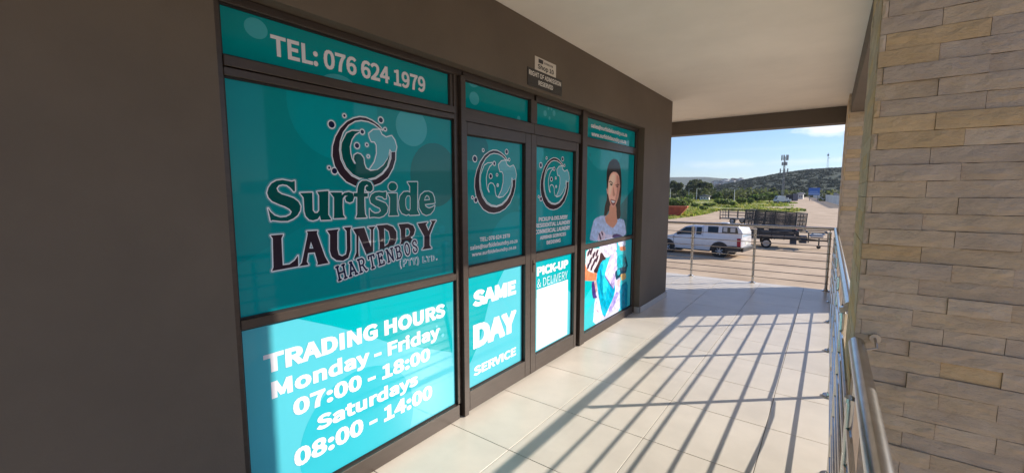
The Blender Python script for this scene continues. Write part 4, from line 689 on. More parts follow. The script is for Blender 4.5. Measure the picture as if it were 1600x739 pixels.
# far scrub belt that reads as one mass
sb = MB(); V = []; F = []; MI = []
r_ = np.random.RandomState(5)
for k in range(420):
    p = r_.uniform(1035, 1325); y = r_.uniform(185, 420); x = bearing(min(p, 1310), y)+(p-1310)*mpp(1310, y)*(p > 1310); w = r_.uniform(2.2, 6.5); h = r_.uniform(1.4, 5.2)*(1.15 if p < 1200 else .9)
    if p > 1235 and y < 300 and p < 1290: continue
    n = 60; d = r_.normal(size=(n, 3)); d /= np.linalg.norm(d, axis=1)[:, None]; d[:, 2] = abs(d[:, 2]); P = d*r_.uniform(.6, 1, (n, 1))*np.array([w/2, w/2, h])+np.array([x, y, G])
    u = r_.normal(size=(n, 3)); u /= np.linalg.norm(u, axis=1)[:, None]; v = np.cross(u, r_.normal(size=(n, 3))); v /= np.linalg.norm(v, axis=1)[:, None]; s = .55
    o = len(V); V += np.stack([P-u*s, P-v*s, P+u*s, P+v*s], 1).reshape(-1, 3).tolist(); F += [(o+4*i, o+4*i+1, o+4*i+2, o+4*i+3) for i in range(n)]; c = r_.randint(0, 4); MI += [c if r_.rand() < .7 else (c+1) % 4 for _ in range(n)]
sb.v, sb.f, sb.m = V, F, MI; tag(sb.build('scrub', M_LEAFD), 'dense dark scrub covering the flat land before the hills', 'scrub', kind='stuff')
# ---- hills
def hill(name, prof, y0, y1, seed, mtl, amp, back=1.25, n=170, m=26):
    """prof: bearing tangent -> ridge elevation tangent; the slope rises from distance y0 to the ridge at y1 and falls behind"""
    b = MB(); ts = np.linspace(prof[0][0], prof[-1][0], n); el = np.interp(ts, [p[0] for p in prof], [p[1] for p in prof])
    for j in range(m+1):
        f = j/m*back; y = y0+(y1-y0)*f
        for i, t in enumerate(ts):
            s = max(0., f); top = el[i]*y1+1.5-G
            hgt = top*(math.sin(min(1, s)*math.pi/2)**1.5 if s <= 1 else max(0, 1-(s-1)/(back-1)*1.05))
            q = (noise.noise(Vector((t*14, f*3, seed)))*.5+noise.noise(Vector((t*45, f*9, seed+3)))*.25)*amp*hgt*min(1, abs(1-s)*2+.08)
            b.v.append((1.9+t*y, y, G-.5+hgt+q))
    b.f = [(j*n+i, j*n+i+1, (j+1)*n+i+1, (j+1)*n+i) for j in range(m) for i in range(n-1)]; b.m = [0]*len(b.f)
    return tag(b.build(name, mtl, smooth=True), kind='structure')
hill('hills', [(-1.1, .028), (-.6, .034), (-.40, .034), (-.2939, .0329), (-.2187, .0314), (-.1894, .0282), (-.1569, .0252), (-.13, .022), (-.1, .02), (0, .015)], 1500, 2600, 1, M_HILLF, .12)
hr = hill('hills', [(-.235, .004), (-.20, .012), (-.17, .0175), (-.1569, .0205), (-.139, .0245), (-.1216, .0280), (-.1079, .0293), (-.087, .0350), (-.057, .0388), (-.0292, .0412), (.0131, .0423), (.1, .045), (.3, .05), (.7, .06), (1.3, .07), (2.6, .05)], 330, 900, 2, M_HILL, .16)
# shrubs on the near hill: one mass
bm_tree_pts = []
V = []; F = []; MI = []
from mathutils.bvhtree import BVHTree
bv = BVHTree.FromPolygons([v.co.copy() for v in hr.data.vertices], [tuple(p.vertices) for p in hr.data.polygons])
for k in range(3400):
    t = r_.uniform(-.2, .06); f = r_.uniform(0, 1)**.75; y = 340+f*540; x = 1.9+t*y
    if noise.noise(Vector((t*60, f*14, 8))) < -.12 and r_.rand() < .8: continue
    hit = bv.ray_cast(Vector((x, y, 300)), Vector((0, 0, -1)))
    if hit[0] is None: continue
    n = 16; w = r_.uniform(1.8, 5)*(.7+.5*(1-f)); d = r_.normal(size=(n, 3)); d /= np.linalg.norm(d, axis=1)[:, None]; d[:, 2] = abs(d[:, 2]); P = d*np.array([w/2, w/2, w*.28])+np.array(hit[0])
    u = r_.normal(size=(n, 3)); u /= np.linalg.norm(u, axis=1)[:, None]; v = np.cross(u, d); s = w*.23
    o = len(V); V += np.stack([P-u*s, P-v*s, P+u*s, P+v*s], 1).reshape(-1, 3).tolist(); F += [(o+4*i, o+4*i+1, o+4*i+2, o+4*i+3) for i in range(n)]; MI += [int(r_.randint(0, 4))]*n
sb = MB(); sb.v, sb.f, sb.m = V, F, MI; tag(sb.build('hillside_scrub', [mat('hill_bush', c, rough=.9) for c in ((.026, .042, .021), (.031, .048, .024), (.038, .054, .028), (.021, .035, .018))]), 'dark bushes covering the nearer hillside', 'scrub', kind='stuff')
# ---- hillside houses
M_HW = [mat('white_plaster', (.72, .70, .66), rough=.8, var=.08), mat('cream_plaster', (.55, .48, .40), rough=.8, var=.08), mat('grey_plaster', (.42, .42, .43), rough=.8, var=.08)]
M_ROOF = [mat('grey_roof', (.17, .17, .19), rough=.8), mat('brown_roof', (.20, .12, .09), rough=.8), mat('pale_roof', (.42, .42, .43), rough=.7)]
M_WIN = mat('dark_window', (.03, .04, .05), rough=.1)
def house(x, y, z, w, d, h, rz, label, wi=0, ri=0, group=None):
    t = thing('house', label, 'house', (x, y, z), rz, group)
    b = MB(); b.box(-w/2, w/2, -d/2, d/2, -4, h); b.build('wall', M_HW[wi], t)
    b = MB(); b.prism([(-w/2-.5, h+.02), (w/2+.5, h+.02), (w/2+.4, h+.25), (0, h+w*.16+.3), (-w/2-.4, h+.25)], 1, -d/2-.5, d/2+.5); b.build('roof', M_ROOF[ri], t)
    for k in (-.28, .05, .32):
        b = MB(); b.box(w*k-w*.06, w*k+w*.06, -d/2-.04, -d/2-.005, h*.35, h*.75); b.build('window', M_WIN, t)
    return t
hh = r_.uniform(size=(60, 5)); k = 0
for i in range(46):
    t = -.208+.075*hh[i, 0]+(.02 if i % 5 == 0 else 0); f = hh[i, 1]; el = .0085+.0115*f+.085*(t+.21)*.9
    y = 900+500*f+200*hh[i, 2]; z = 1.5+el*y*1.0; x = 1.9+t*y
    house(x, y, z, 9+10*hh[i, 3], 9, 4+4*hh[i, 4], R(r_.uniform(-25, 25)), 'pale house in the distant hillside town between the two hills', int(r_.choice([0, 0, 0, 1, 2])), int(r_.choice([0, 1, 2, 0])), 'houses of the hillside town')
mb = MB()
for i in range(26):     # the rise the town stands on
    for j in range(9):
        t = -.245+.13*i/25; y = 820+130*j; mb.v.append((1.9+t*y, y, 1.5+(.0065+.0165*(j/8)+.085*max(0, t+.21)*.8)*y-2.2 if 0 < i < 25 and j > 0 else G-2))
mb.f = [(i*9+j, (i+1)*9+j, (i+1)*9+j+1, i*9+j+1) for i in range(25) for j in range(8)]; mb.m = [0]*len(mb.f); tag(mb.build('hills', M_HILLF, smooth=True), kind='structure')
house(bearing(1102, 185), 185, G, 13*mpp(1102, 185), 4, 1.35, R(8), 'small white house with a dark roof standing behind the field on the left', 0, 0)
house(bearing(1250, 235), 235, G, 9*mpp(1250, 235), 5, 2.3, 0, 'low white building right of the containers', 0, 2)
house(bearing(1304, 210), 210, G, 12*mpp(1300, 210), 6, 2.0, 0, 'low white roofed shed behind the boundary fence', 2, 2)
# ---- lamp posts
M_POLE = mat('pale_pole', (.62, .62, .60), rough=.5, var=.05)
for p, top, y, arm, lab in ((1048, 294.5, 175, 0, 'leftmost of the white poles, close to the shop corner'), (1063, 292, 200, 0, 'second pole from the shop corner, before the ragged tree'), (1077.5, 295, 200, 1, 'third street lamp from the left'), (1089.5, 294.5, 182, 1, 'fourth street lamp, white, with its arm to the right'),
        (1119.5, 297, 240, 1, 'faint street lamp above the dark round bush'), (1131.5, 297, 250, 0, 'pale pole right of the dark round bush'), (1148, 295.5, 165, 1, 'tallest white street lamp in the middle of the field'), (1150.7, 297, 260, 0, 'thin pole just right of the tallest street lamp'), (1170.5, 297, 225, 0, 'pole between the olive bush and the dark thicket'), (1176, 297, 250, 0, 'thin pole right above the dark thicket'), (1195.5, 297.5, 240, 0, 'rightmost thin pole before the mast')):
    h = zat(p, top, y)-G; t = thing('street_lamp', lab, 'street lamp', (bearing(p, y), y, G), group='street lamps beyond the field')
    b = MB(); b.tube((0, 0, 0), (0, 0, h), .14, 8, r2=.09); b.build('pole', M_POLE, t, smooth=True)
    b = MB(); a = 1.0 if arm else .5; b.tube((0, 0, h-.05), (a, 0, h+.05), .06, 6); b.box(a-.1, a+.55, -.12, .12, h, h+.12); b.build('lamp_head', M_POLE, t)
# ---- cell mast
M_GALV = mat('galvanised_steel', (.24, .24, .25), rough=.5, metal=.4, var=.1); M_ANT = mat('antenna_plastic', (.30, .31, .33), rough=.5)
ym = 150.0; mx_ = bearing(1222, ym); top = zat(1222, 243.5, ym)-G; k_ = mpp(1222, ym)
mast = thing('cell_mast', 'tall cell phone mast with clusters of panel antennas', 'mast', (mx_, ym, G))
mb = MB()
for a in range(3): 
    c_, s_ = math.cos(a*2.094+.4), math.sin(a*2.094+.4); mb.tube((c_*.40, s_*.40, 0), (c_*.16, s_*.16, top-.4), .065, 6)
for i in range(26):
    z0 = i*(top-.5)/26; z1 = (i+1)*(top-.5)/26
    for a in range(3):
        r0 = .34-.19*z0/top; r1 = .34-.19*z1/top; A = a*2.094+.4; B = (a+1)*2.094+.4
        mb.tube((math.cos(A)*r0, math.sin(A)*r0, z0), (math.cos(B)*r1, math.sin(B)*r1, z1), .035, 4, caps=False)
mb.build('lattice', M_GALV, mast)
for lv, (row, rad, nn, hh_) in enumerate(((248, 4.2, 7, 8), (257, 3.2, 5, 5), (267, 5.5, 6, 5), (271, 4.8, 3, 3))):
    z = zat(1222, row, ym)-G; b = MB(); b.tube((-rad*k_, 0, z), (rad*k_, 0, z), .05, 6); b.tube((0, -rad*k_, z), (0, rad*k_, z), .05, 6); b.build('antenna_frame', M_GALV, mast)
    for a in range(nn):
        A = a*6.283/nn+.3*lv; x, y = math.cos(A)*rad*k_, math.sin(A)*rad*k_*.8; hz = hh_*k_
        b = MB(); b.box(x-.15, x+.15, y-.09, y+.09, z-hz*.4, z+hz*.6); b.tube((x, y-.12, z-hz*.5), (x, y-.12, z+hz*.65), .04, 6); b.build('antenna', M_ANT, mast, bevel=.02)
b = MB(); b.box(-.2, 1.5, .4, 1.8, 0, 1.5); b.build('equipment_cabin', M_ANT, mast, bevel=.03)
y2 = 780.; m2 = thing('radio_mast', 'thin distant radio mast on top of the right hill', 'mast', (bearing(1288.5, y2), y2, zat(1288, 266, y2)))
mb = MB(); H_ = (266-240)*mpp(1288, y2); 
for a in range(3): mb.tube((math.cos(a*2.1)*1.3, math.sin(a*2.1)*1.3, -2), (math.cos(a*2.1)*.35, math.sin(a*2.1)*.35, H_), .14, 5)
for i in range(10): mb.tube((-1.2+i*.09, 0, H_*i/10), (1.2-i*.09, 0, H_*(i+1)/10), .10, 4)
mb.build('lattice', M_GALV, m2)
b = MB(); b.box(-1.1, 1.1, -.8, .8, H_*.82, H_*.92); b.tube((2.2, 0, H_*.7), (0, 0, H_*.7), .25, 5); b.build('antenna', M_ANT, m2)
# ---- boundary fence of concrete panels
M_CONC = mat('pale_fence_paint', (.62, .64, .62), rough=.9, var=.15, scale=1.5, rand=.12)
fa = Vector((5.0, 108)); fb = Vector((-6.07, 312)); fn = thing('boundary_fence', 'long pale picket fence along the right of the dirt road', 'fence', (fa.x, fa.y, G))
L_ = (fb-fa).length; d_ = (fb-fa)/L_; b = MB(); b.box(-.03, .03, 0, 2.38, .35, .43); b.box(-.03, .03, 0, 2.38, 1.62, 1.70)
for i in range(11): b.box(-.055, -.031, .06+i*.215, .175+i*.215, .05, 2.02)
pm = b.mesh('fence_panel', M_CONC)
b = MB(); b.box(-.10, .10, -.1, .1, 0, 2.28); qm = b.mesh('fence_post', M_CONC, bevel=.02)
ang = math.atan2(d_.y, d_.x)-math.pi/2
for i in range(int(L_/2.5)):
    p = d_*(i*2.5)
    for me, nm, off in ((qm, 'fence_post', 0), (pm, 'fence_panel', .11)):
        o = link(nm, me, fn, (p.x+d_.x*off, p.y+d_.y*off, 0)); o.rotation_euler = (0, 0, ang)
# ---- blue board
yb = 190.; sgn = thing('billboard', 'blue board with pale lines standing behind the fence', 'billboard', (bearing(1271.5, yb), yb, G), R(6))
kb = mpp(1271, yb); zt_ = zat(1271, 293.5, yb)-G; zb_ = zat(1271, 304.5, yb)-G; wb = 7.2*kb
mb = MB(); mb.box(-wb, wb, -.08, .08, zb_, zt_); mb.build('board', mat('blue_board', (.05, .16, .50), rough=.5), sgn, bevel=.02)
mb = MB(); mb.box(-wb, wb, -.10, -.083, zb_+.2, zb_+.75); mb.box(-wb*.8, wb*.7, -.10, -.083, zb_+1.1, zb_+1.35); mb.build('stripe', mat('pale_board', (.30, .42, .66), rough=.5), sgn)
mb = MB(); mb.tube((-wb*.7, 0, 0), (-wb*.7, 0, zb_), .1, 6); mb.tube((wb*.7, 0, 0), (wb*.7, 0, zb_), .1, 6); mb.build('leg', M_GALV, sgn)

# ---- vehicles
M_CARW = mat('white_car_paint', (.66, .66, .68), rough=.25, var=.03, coat=.6); M_GLASS = mat('tinted_glass', (.010, .012, .016), rough=.05, spec=.35); M_TYRE = mat('tyre_rubber', (.022, .021, .020), rough=.85, var=.2, scale=15)
M_RIM = mat('alloy_rim', (.42, .42, .43), rough=.35, metal=.7); M_BPL = mat('black_trim', (.022, .022, .024), rough=.55); M_RED = mat('red_lens', (.33, .012, .015), rough=.15); M_LENS = mat('clear_lens', (.6, .6, .6), rough=.1)
M_SHADE = mat('pale_curtain', (.5, .5, .5), rough=.8); M_BLACK = mat('black_steel', (.026, .025, .027), rough=.5, var=.2, scale=3); M_DECK = mat('steel_deck', (.20, .18, .16), rough=.7, var=.3, scale=3)
M_RUST = mat('orange_skip_paint', (.52, .085, .035), rough=.6, var=.25, scale=1.5); M_RUST2 = mat('orange_skip_rim', (.60, .17, .08), rough=.6, var=.25, scale=3)
def wheel(parent, x, y, r, w, side_, name='wheel'):
    e = MB(); e.tube((0, -w/2+.03, 0), (0, w/2-.03, 0), r, 28, caps=False); e.tube((0, -w/2, 0), (0, -w/2+.03, 0), r*.93, 28, r2=r, caps=False); e.tube((0, w/2-.03, 0), (0, w/2, 0), r, 28, r2=r*.93, caps=False)
    e.tube((0, -w/2, 0), (0, w/2, 0), r*.66, 28, caps=False)
    n = 28
    for s in (-1, 1): e.add([(r*.93*math.cos(6.2832*i/n), s*w/2, r*.93*math.sin(6.2832*i/n)) for i in range(n)]+[(r*.66*math.cos(6.2832*i/n), s*w/2, r*.66*math.sin(6.2832*i/n)) for i in range(n)], [(i, (i+1) % n, n+(i+1) % n, n+i) for i in range(n)])
    o = e.build(name, M_TYRE, parent, smooth=True); o.location = (x, y, r)
    m = MB(); m.tube((0, -w*.30, 0), (0, w*.30, 0), r*.655, 24)
    m.tube((0, side_*w*.30, 0), (0, side_*w*.44, 0), r*.2, 12)
    for i in range(7):
        a = i*6.2832/7; m.tube((math.cos(a)*r*.12, side_*w*.36, math.sin(a)*r*.12), (math.cos(a)*r*.62, side_*w*.40, math.sin(a)*r*.62), r*.075, 6)
    m.build('rim', M_RIM, o); return o
def pickup(label, loc, rz, full=True):
    t = thing('pickup', label, 'car', loc, rz)
    # stations along the length (front is +x): x, bottom z, belt z, top z, half width bottom, belt, top
    ST = [(-.98, .42, .62, .98, .70, .74, .72), (-.94, .33, .70, 1.00, .76, .79, .77), (-.55, .30, .72, .995, .80, .83, .80), (.5, .26, .72, .99, .81, .84, .81), (1.6, .25, .70, .985, .81, .84, .80), (2.25, .25, .68, .96, .80, .83, .78), (2.75, .26, .66, .90, .80, .82, .74), (3.10, .28, .62, .82, .78, .79, .68), (3.28, .30, .55, .72, .72, .72, .60), (3.34, .36, .50, .62, .62, .62, .52)]
    b = MB(); n = 8
    for x, zb, zm, zt, wb_, wm, wt in ST: b.v += [(x, -wb_, zb), (x, -wm, (zb+zm)/2+.05), (x, -wm, zm+.05), (x, -wt, zt), (x, wt, zt), (x, wm, zm+.05), (x, wm, (zb+zm)/2+.05), (x, wb_, zb)]
    for i in range(len(ST)-1): b.f += [(i*n+k, i*n+(k+1) % n, (i+1)*n+(k+1) % n, (i+1)*n+k) for k in range(n)]
    b.f += [tuple(range(n)), tuple(range((len(ST)-1)*n, len(ST)*n))]; b.m = [0]*len(b.f)
    body = b.build('body', M_CARW, t, smooth=True)
    def house_(st, nm):
        b = MB()
        for x, zb, zt, wb_, wt in st: b.v += [(x, -wb_, zb), (x, -wt, zt-.05), (x, -wt+.08, zt), (x, wt-.08, zt), (x, wt, zt-.05), (x, wb_, zb)]
        for i in range(len(st)-1): b.f += [(i*6+k, i*6+(k+1) % 6, (i+1)*6+(k+1) % 6, (i+1)*6+k) for k in range(6)]
        b.f += [tuple(range(6)), tuple(range((len(st)-1)*6, len(st)*6))]; b.m = [0]*len(b.f); return b.build(nm, M_CARW, t, smooth=True)
    house_([(.86, .97, 1.49, .775, .66), (1.10, .97, 1.50, .775, .655), (1.62, .97, 1.465, .77, .64), (1.80, .965, 1.41, .765, .62), (2.42, .945, .965, .74, .70)], 'cab')
    house_([(-.965, .985, 1.30, .755, .69), (-.80, .985, 1.585, .785, .70), (-.70, .985, 1.60, .785, .705), (.70, .985, 1.60, .785, .70), (.84, .985, 1.56, .775, .67)], 'canopy')
    def side_glass(nm, pts, s, m=M_GLASS, off=.012):       # pts (x,z) on the leaning side
        def yy(z, w0=.785, w1=.70, z0=.985, z1=1.55): return w0+(w1-w0)*(z-z0)/(z1-z0)
        b = MB(); v = [(x, s*(yy(z)+off), z) for x, z in pts]; v2 = [(x, s*(yy(z)-.01), z) for x, z in pts]; k = len(pts)
        b.add(v+v2, [tuple(range(k)), tuple(range(k, 2*k))]+[(i, (i+1) % k, k+(i+1) % k, k+i) for i in range(k)]); return b.build(nm, m, t)
    for s in (-1, 1):
        side_glass('side_window', [(1.27, 1.03), (2.20, 1.02), (2.12, 1.10), (1.72, 1.39), (1.27, 1.42)], s, off=-.004)
        side_glass('side_window', [(.93, 1.06), (1.18, 1.05), (1.18, 1.42), (.93, 1.42)], s, off=-.002)
        g1 = side_glass('canopy_window', [(.12, 1.20), (.62, 1.20), (.62, 1.49), (.12, 1.49)], s)
        g2 = side_glass('canopy_window', [(-.80, 1.20), (-.06, 1.20), (-.06, 1.49), (-.72, 1.49)], s)
        for xa, xb in ((-.30, -.12), (-.66, -.44)):
            c_ = MB(); c_.box(xa, xb, s*.757, s*.768, 1.26, 1.47); c_.build('curtain', M_SHADE, g2)
        side_glass('tail_light', [(-.955, .60), (-.80, .56), (-.76, .97), (-.93, .985)], s, M_RED, off=.045 if False else .012)
        b = MB(); b.prism([(.37*math.cos(a), .31+.37*math.sin(a)) for a in np.linspace(-.1, math.pi, 15)]+[(-.40, .33), (-.96, .36), (-.97, .58), (-.62, .60)]+[(.455*math.cos(a), .31+.455*math.sin(a)) for a in np.linspace(2.5, -.1, 13)], 1, s*.80, s*.866); b.build('arch_trim', M_BPL, t)
        for cx_ in (0, 2.66):
            b = MB(); b.prism(circle(cx_, .31, .375, .375, 24), 1, s*.60, s*.846); b.build('wheel_arch', M_BPL, t)
            wheel(t, cx_, s*.780, .295, .19, s)
        b = MB(); b.prism([(x, z) for x, z in [(2.66+.42*math.cos(a), .31+.42*math.sin(a)) for a in np.linspace(0, math.pi, 13)]+[(2.66+.35*math.cos(a), .31+.35*math.sin(a)) for a in np.linspace(math.pi, 0, 13)]], 1, s*.78, s*.852); b.build('arch_trim', M_BPL, t)
        b = MB(); b.box(2.02, 2.14, s*.80, s*.93, 1.00, 1.12); b.build('mirror', M_BPL, t, bevel=.02)
        b = MB(); b.box(1.28, 1.42, s*.838, s*.852, .86, .89); b.build('door_handle', M_BPL, t)
        b = MB(); b.box(1.24, 1.247, s*.80, s*.846, .36, .97); b.box(2.32, 2.327, s*.80, s*.842, .36, .92); b.build('door_seam', M_BPL, t)
        b = MB(); b.box(.46, 2.2, s*.80, s*.846, .235, .29); b.build('sill_trim', M_BPL, t, bevel=.01)
        b = MB(); b.box(3.14, 3.30, s*.42, s*.72, .60, .74); b.build('headlight', M_LENS, t, bevel=.02)
    b = MB(); b.add([(1.84, -.58, 1.39), (2.36, -.66, 1.0), (2.36, .66, 1.0), (1.84, .58, 1.39), (1.80, -.58, 1.36), (2.30, -.66, .97), (2.30, .66, .97), (1.80, .58, 1.36)], [(0,1,2,3), (4,7,6,5), (0,4,5,1), (1,5,6,2), (2,6,7,3), (3,7,4,0)]); b.build('windscreen', M_GLASS, t)
    b = MB(); b.add([(-.985, -.62, 1.06), (-.84, -.58, 1.52), (-.84, .58, 1.52), (-.985, .62, 1.06), (-.95, -.62, 1.05), (-.80, -.58, 1.51), (-.80, .58, 1.51), (-.95, .62, 1.05)], [(0,1,2,3), (4,7,6,5), (0,4,5,1), (1,5,6,2), (2,6,7,3), (3,7,4,0)]); b.build('rear_window', mat('rear_glass', (.30, .38, .46), rough=.08), t)
    b = MB(); b.box(-1.06, -.93, -.78, .78, .33, .55); b.build('rear_bumper', M_BPL, t, bevel=.03)
    b = MB(); b.box(3.24, 3.40, -.72, .72, .33, .52); b.build('front_bumper', M_CARW, t, bevel=.04)
    b = MB(); b.box(-.992, -.978, -.22, .22, .66, .77); b.build('number_plate', mat('plate_white', (.7, .7, .6), rough=.5), t)
    b = MB(); b.box(-.12, .22, -.16, .16, 1.60, 1.665); b.build('roof_vent', M_CARW, t, bevel=.02)
    return t
car_dir = math.atan2(.36, -2.66)
pickup('white pickup with a white canopy parked beyond the end railing', (-2.19, 22.94+.72, G), car_dir)

def cage_trailer(t, L, Wd, zd, zt, bars, mesh=0, post_n=5):
    """deck frame at height zd, rail cage up to zt; origin under the axle, drawbar towards +x"""
    b = MB(); b.box(-L/2, L/2, -Wd/2, Wd/2, zd-.10, zd); b.build('deck', M_DECK if not mesh else M_BLACK, t, bevel=.01)
    for s, nm in ((-1, 'side_rail'), (1, 'side_rail')):
        b = MB()
        for i in range(bars): z = zd+(zt-zd)*(i+1)/bars; b.box(-L/2, L/2, s*Wd/2-.02, s*Wd/2+.02, z-.045, z)
        for i in range(post_n): x = -L/2+L*i/(post_n-1); b.box(x-.025, x+.025, s*Wd/2-.025, s*Wd/2+.025, zd-.1, zt)
        if mesh:
            for i in range(mesh): x = -L/2+L*(i+.5)/mesh; b.box(x-.011, x+.011, s*Wd/2-.006, s*Wd/2+.006, zd, zt)
            for i in range(int(mesh*(zt-zd)/L*1.0)): z = zd+(zt-zd)*(i+.5)/(mesh*(zt-zd)/L); b.box(-L/2, L/2, s*Wd/2-.006, s*Wd/2+.006, z-.011, z+.011)
        b.build(nm, M_BLACK, t)
    for xx in (-L/2, L/2):
        b = MB()
        for i in range(bars): z = zd+(zt-zd)*(i+1)/bars; b.box(xx-.02, xx+.02, -Wd/2+.03, Wd/2-.03, z-.045, z)
        for i in range(4): y = -Wd/2+.05+(Wd-.1)*i/3; b.box(xx-.02, xx+.02, y-.02, y+.02, zd-.08, zt-.01)
        b.build('end_gate', M_BLACK, t)
def drawbar(t, L, z, ln, jockey=True):
    b = MB(); b.tube((L/2, -.55, z), (L/2+ln, 0, z), .05, 6); b.tube((L/2, .55, z), (L/2+ln, 0, z), .05, 6); b.tube((L/2-.2, 0, z), (L/2+ln+.25, 0, z), .045, 6); b.build('drawbar', M_BLACK, t)
    if jockey:
        b = MB(); b.tube((L/2+ln-.1, 0, .12), (L/2+ln-.1, 0, z+.35), .035, 8); b.tube((L/2+ln-.1, -.04, .1), (L/2+ln-.1, .04, .1), .1, 14); b.tube((L/2+ln-.1, 0, z+.35), (L/2+ln+.1, 0, z+.35), .02, 6); b.build('jockey_wheel', M_BLACK, t)
# near low trailer
rt = R(8)
t1_ = thing('flatbed_trailer', 'low black trailer with a single axle and drawbar to the right, just beyond the pickup', 'trailer', (-1.0, 29.2, G), rt)
b = MB(); b.box(-1.6, 1.55, -.80, .80, .52, .62); b.build('deck', M_BLACK, t1_, bevel=.01)
for s in (-1, 1):
    b = MB(); b.box(-1.6, 1.55, s*.80-.02, s*.80+.02, .80, .92)
    for i in range(6): b.box(-1.6+i*.61, -1.55+i*.61, s*.80-.035, s*.80+.035, .5, 1.0)
    b.box(-1.6, 1.55, s*.8-.03, s*.8+.03, .96, 1.0); b.build('side_panel', M_BLACK, t1_)
    b = MB(); b.prism([(-.42, .52), (-.36, .64), (-.2, .72), (.2, .72), (.36, .64), (.42, .52), (.38, .52), (.18, .68), (-.18, .68), (-.38, .52)], 1, s*.82, s*1.02); b.build('mudguard', M_BLACK, t1_)
    wheel(t1_, 0, s*.92, .27, .18, s)
b = MB(); b.box(1.53, 1.57, -.76, .76, .62, .98); b.box(-1.62, -1.58, -.76, .76, .62, .98); b.build('end_panel', M_BLACK, t1_)
b = MB(); b.tube((1.55, -.6, .5), (2.75, 0, .46), .045, 6); b.tube((1.55, .6, .5), (2.75, 0, .46), .045, 6); b.tube((1.4, 0, .5), (3.0, 0, .46), .045, 6); b.build('drawbar', M_BLACK, t1_)
b = MB(); b.tube((2.6, -.02, .10), (2.6, -.02, .85), .035, 8); b.tube((2.6, -.06, .1), (2.6, .03, .1), .10, 14); b.tube((2.6, 0, .85), (2.8, 0, .85), .02, 6); b.build('jockey_wheel', M_BLACK, t1_)
b = MB(); b.box(1.65, 2.0, -.30, .10, .30, .72); b.box(1.2, 1.5, -.5, -.1, .2, .5); b.build('toolbox', mat('dark_blue_box', (.03, .05, .09), rough=.5), t1_, bevel=.01)
b = MB(); b.tube((2.0, -.9, .95), (2.0, .7, .95), .03, 6); b.tube((2.0, -.9, .4), (2.0, -.9, .95), .03, 6); b.tube((2.9, -.7, .95), (2.9, .7, .95), .03, 6); b.tube((2.9, -.7, .45), (2.9, -.7, .95), .03, 6); b.tube((1.6, -.7, .95), (3.05, -.7, .95), .03, 6); b.tube((1.6, .7, .95), (3.05, .7, .95), .03, 6); b.build('ramp_frame', M_BLACK, t1_)
b = MB(); b.box(2.15, 2.75, -.5, .35, .66, .80); b.box(2.25, 2.85, -.45, .3, .80, .86); b.build('cover', mat('white_cover', (.6, .6, .58), rough=.5), t1_, bevel=.05)
b = MB(); b.tube((-1.5, -.62, .68), (1.4, -.62, .68), .05, 6); b.tube((-1.5, .3, .70), (1.4, .3, .70), .06, 6); b.tube((-1.4, -.2, .72), (1.3, .1, .98), .04, 6); b.build('load_bar', M_DECK, t1_)
# cage trailer behind it
t2_ = thing('cage_trailer', 'big black mesh cage trailer standing between the low trailer and the small one', 'trailer', (bearing(1212, 36.5), 36.5, G-.0), R(-18)); t2_.rotation_euler = (0, R(3.2), R(-18))
cage_trailer(t2_, 3.45, 1.7, .62, 1.80, 4, mesh=60, post_n=6)
for s in (-1, 1):
    wheel(t2_, -.45, s*1.0, .29, .19, s); wheel(t2_, .3, s*1.0, .29, .19, s)
    b = MB(); b.box(-.85, .70, s*.90, s*1.12, .62, .66); b.build('mudguard', M_BLACK, t2_)
drawbar(t2_, -3.45, .5, -1.1)
b = MB(); b.box(1.73, 1.77, -.85, -.66, .68, .88); b.build('tail_light', M_RED, t2_); b = MB(); b.box(1.73, 1.77, .66, .85, .68, .88); b.build('tail_light', M_RED, t2_)
# small trailer at the back
t3_ = thing('utility_trailer', 'small open black rail trailer furthest back, left of the mesh cage trailer', 'trailer', (bearing(1155, 48.5), 48.5, G), R(-22))
cage_trailer(t3_, 2.9, 1.5, .55, 1.42, 3, 0, 4)
for s in (-1, 1): wheel(t3_, 0, s*.86, .29, .19, s)
drawbar(t3_, 2.9, .48, 1.2)
b = MB(); b.box(-1.50, -1.46, -.75, -.58, .38, .68); b.build('tail_light', M_RED, t3_)
# ---- orange skip
ysk = 59.5; sk = thing('skip', 'orange red rubbish skip with sloping ends on the grass at the far left', 'skip', (bearing(1054, ysk), ysk, G), R(10))
mb = MB(); mb.prism([(-1.1, .05), (.75, .05), (1.75, 1.28), (-1.9, 1.28)], 1, -.85, .85); mb.build('body', M_RUST, sk, bevel=.03)
mb = MB(); mb.box(-1.95, 1.80, -.92, -.85, 1.20, 1.32); mb.box(-1.95, 1.80, .85, .92, 1.20, 1.32); mb.box(1.72, 1.82, -.85, .85, 1.20, 1.32); mb.box(-1.97, -1.87, -.85, .85, 1.20, 1.32); mb.build('rim', M_RUST2, sk)
for x in (-.9, -.1, .7): mb = MB(); mb.box(x-.04, x+.04, -.91, -.852, .1, 1.2); mb.build('rib', M_RUST, sk)
mb = MB(); mb.add([(.80, -.88, .05), (.92, -.88, .05), (1.86, -.88, 1.2), (1.70, -.88, 1.2), (.80, .88, .05), (.92, .88, .05), (1.86, .88, 1.2), (1.70, .88, 1.2)], [(0,1,2,3), (4,7,6,5), (0,4,5,1), (1,5,6,2), (2,6,7,3), (3,7,4,0)]); mb.build('end_plate', M_RUST2, sk)
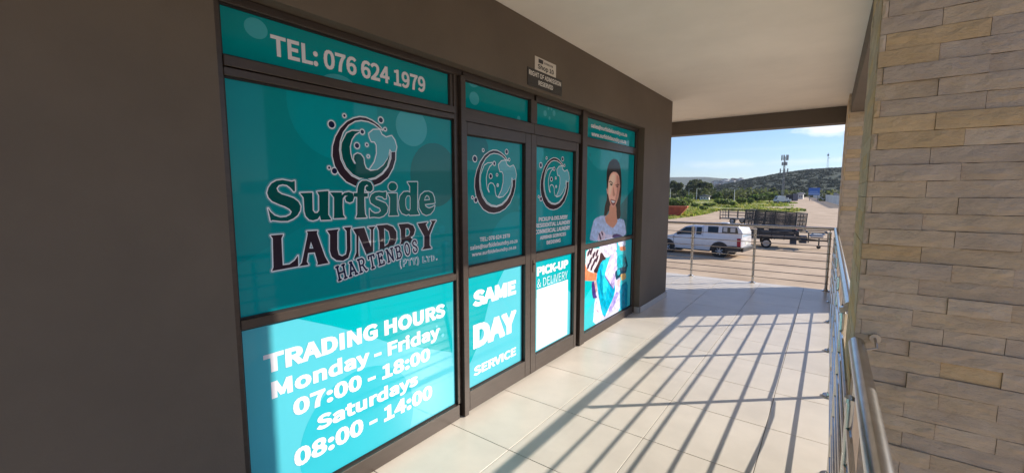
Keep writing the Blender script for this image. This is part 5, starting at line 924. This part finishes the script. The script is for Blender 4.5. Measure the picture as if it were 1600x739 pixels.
# ---- truck and containers at the foot of the mast
yt = 150.; kt = mpp(1215, yt); tk = thing('truck', 'small white truck parked below the cell mast', 'truck', (bearing(1219, yt-6), yt-6, G), R(205))
mb = MB(); mb.prism([(-1.0, .5), (1.5, .5), (1.5, 1.0), (1.2, 1.15), (.85, 1.95), (-.3, 2.05), (-1.0, 2.05)], 1, -.9, .9); mb.build('cab', M_CARW, tk, bevel=.05)
mb = MB(); mb.box(.93, 1.35, -.8, .8, 1.2, 1.85); mb.v = [(v[0]-.28*(v[2]-1.2), v[1], v[2]) for v in mb.v]; mb.build('windscreen', M_GLASS, tk)
mb = MB(); mb.box(-2.6, -1.05, -.85, .85, .6, 1.15); mb.build('load_bed', M_CARW, tk, bevel=.03)
for x in (-1.9, .9):
    for s in (-1, 1): wheel(tk, x, s*.82, .38, .22, s)
for p, w_, h_, lab, m in ((1233.5, 9, 2.3, 'dark shipping container between the truck and the grey one', (.035, .035, .045)), (1243, 6.5, 2.5, 'grey shipping container right of the dark one', (.16, .16, .20))):
    yy = 178.; kk = mpp(p, yy); c_ = thing('container', lab, 'container', (bearing(p, yy), yy, G), R(5)); mc = mat('container_paint', m, rough=.6, var=.1); ww = w_*kk/2
    b = MB(); b.box(-ww, ww, -2.4, 1.2, .15, h_); b.build('body', mc, c_, bevel=.03)
    b = MB()
    for i in range(9): b.box(-ww+ww*2*(i+.3)/9, -ww+ww*2*(i+.7)/9, -2.45, -2.402, .25, h_-.15)
    b.build('corrugation', mc, c_)

# ---- the air
hz = MB(); hz.box(-3200, 3600, -3000, 3300, G-3, 190.0)
hm = bpy.data.materials.new('haze'); hm.use_nodes = True; hn = hm.node_tree; hn.nodes.clear()
ho = hn.nodes.new('ShaderNodeOutputMaterial'); hv = hn.nodes.new('ShaderNodeVolumePrincipled'); hv.inputs['Color'].default_value = (.86, .92, 1.0, 1); hv.inputs['Density'].default_value = .0001; hv.inputs['Anisotropy'].default_value = .2
hn.links.new(hv.outputs[0], ho.inputs['Volume']); tag(hz.build('haze', hm), 'thin blue haze softening the distant hills', 'haze', kind='stuff')
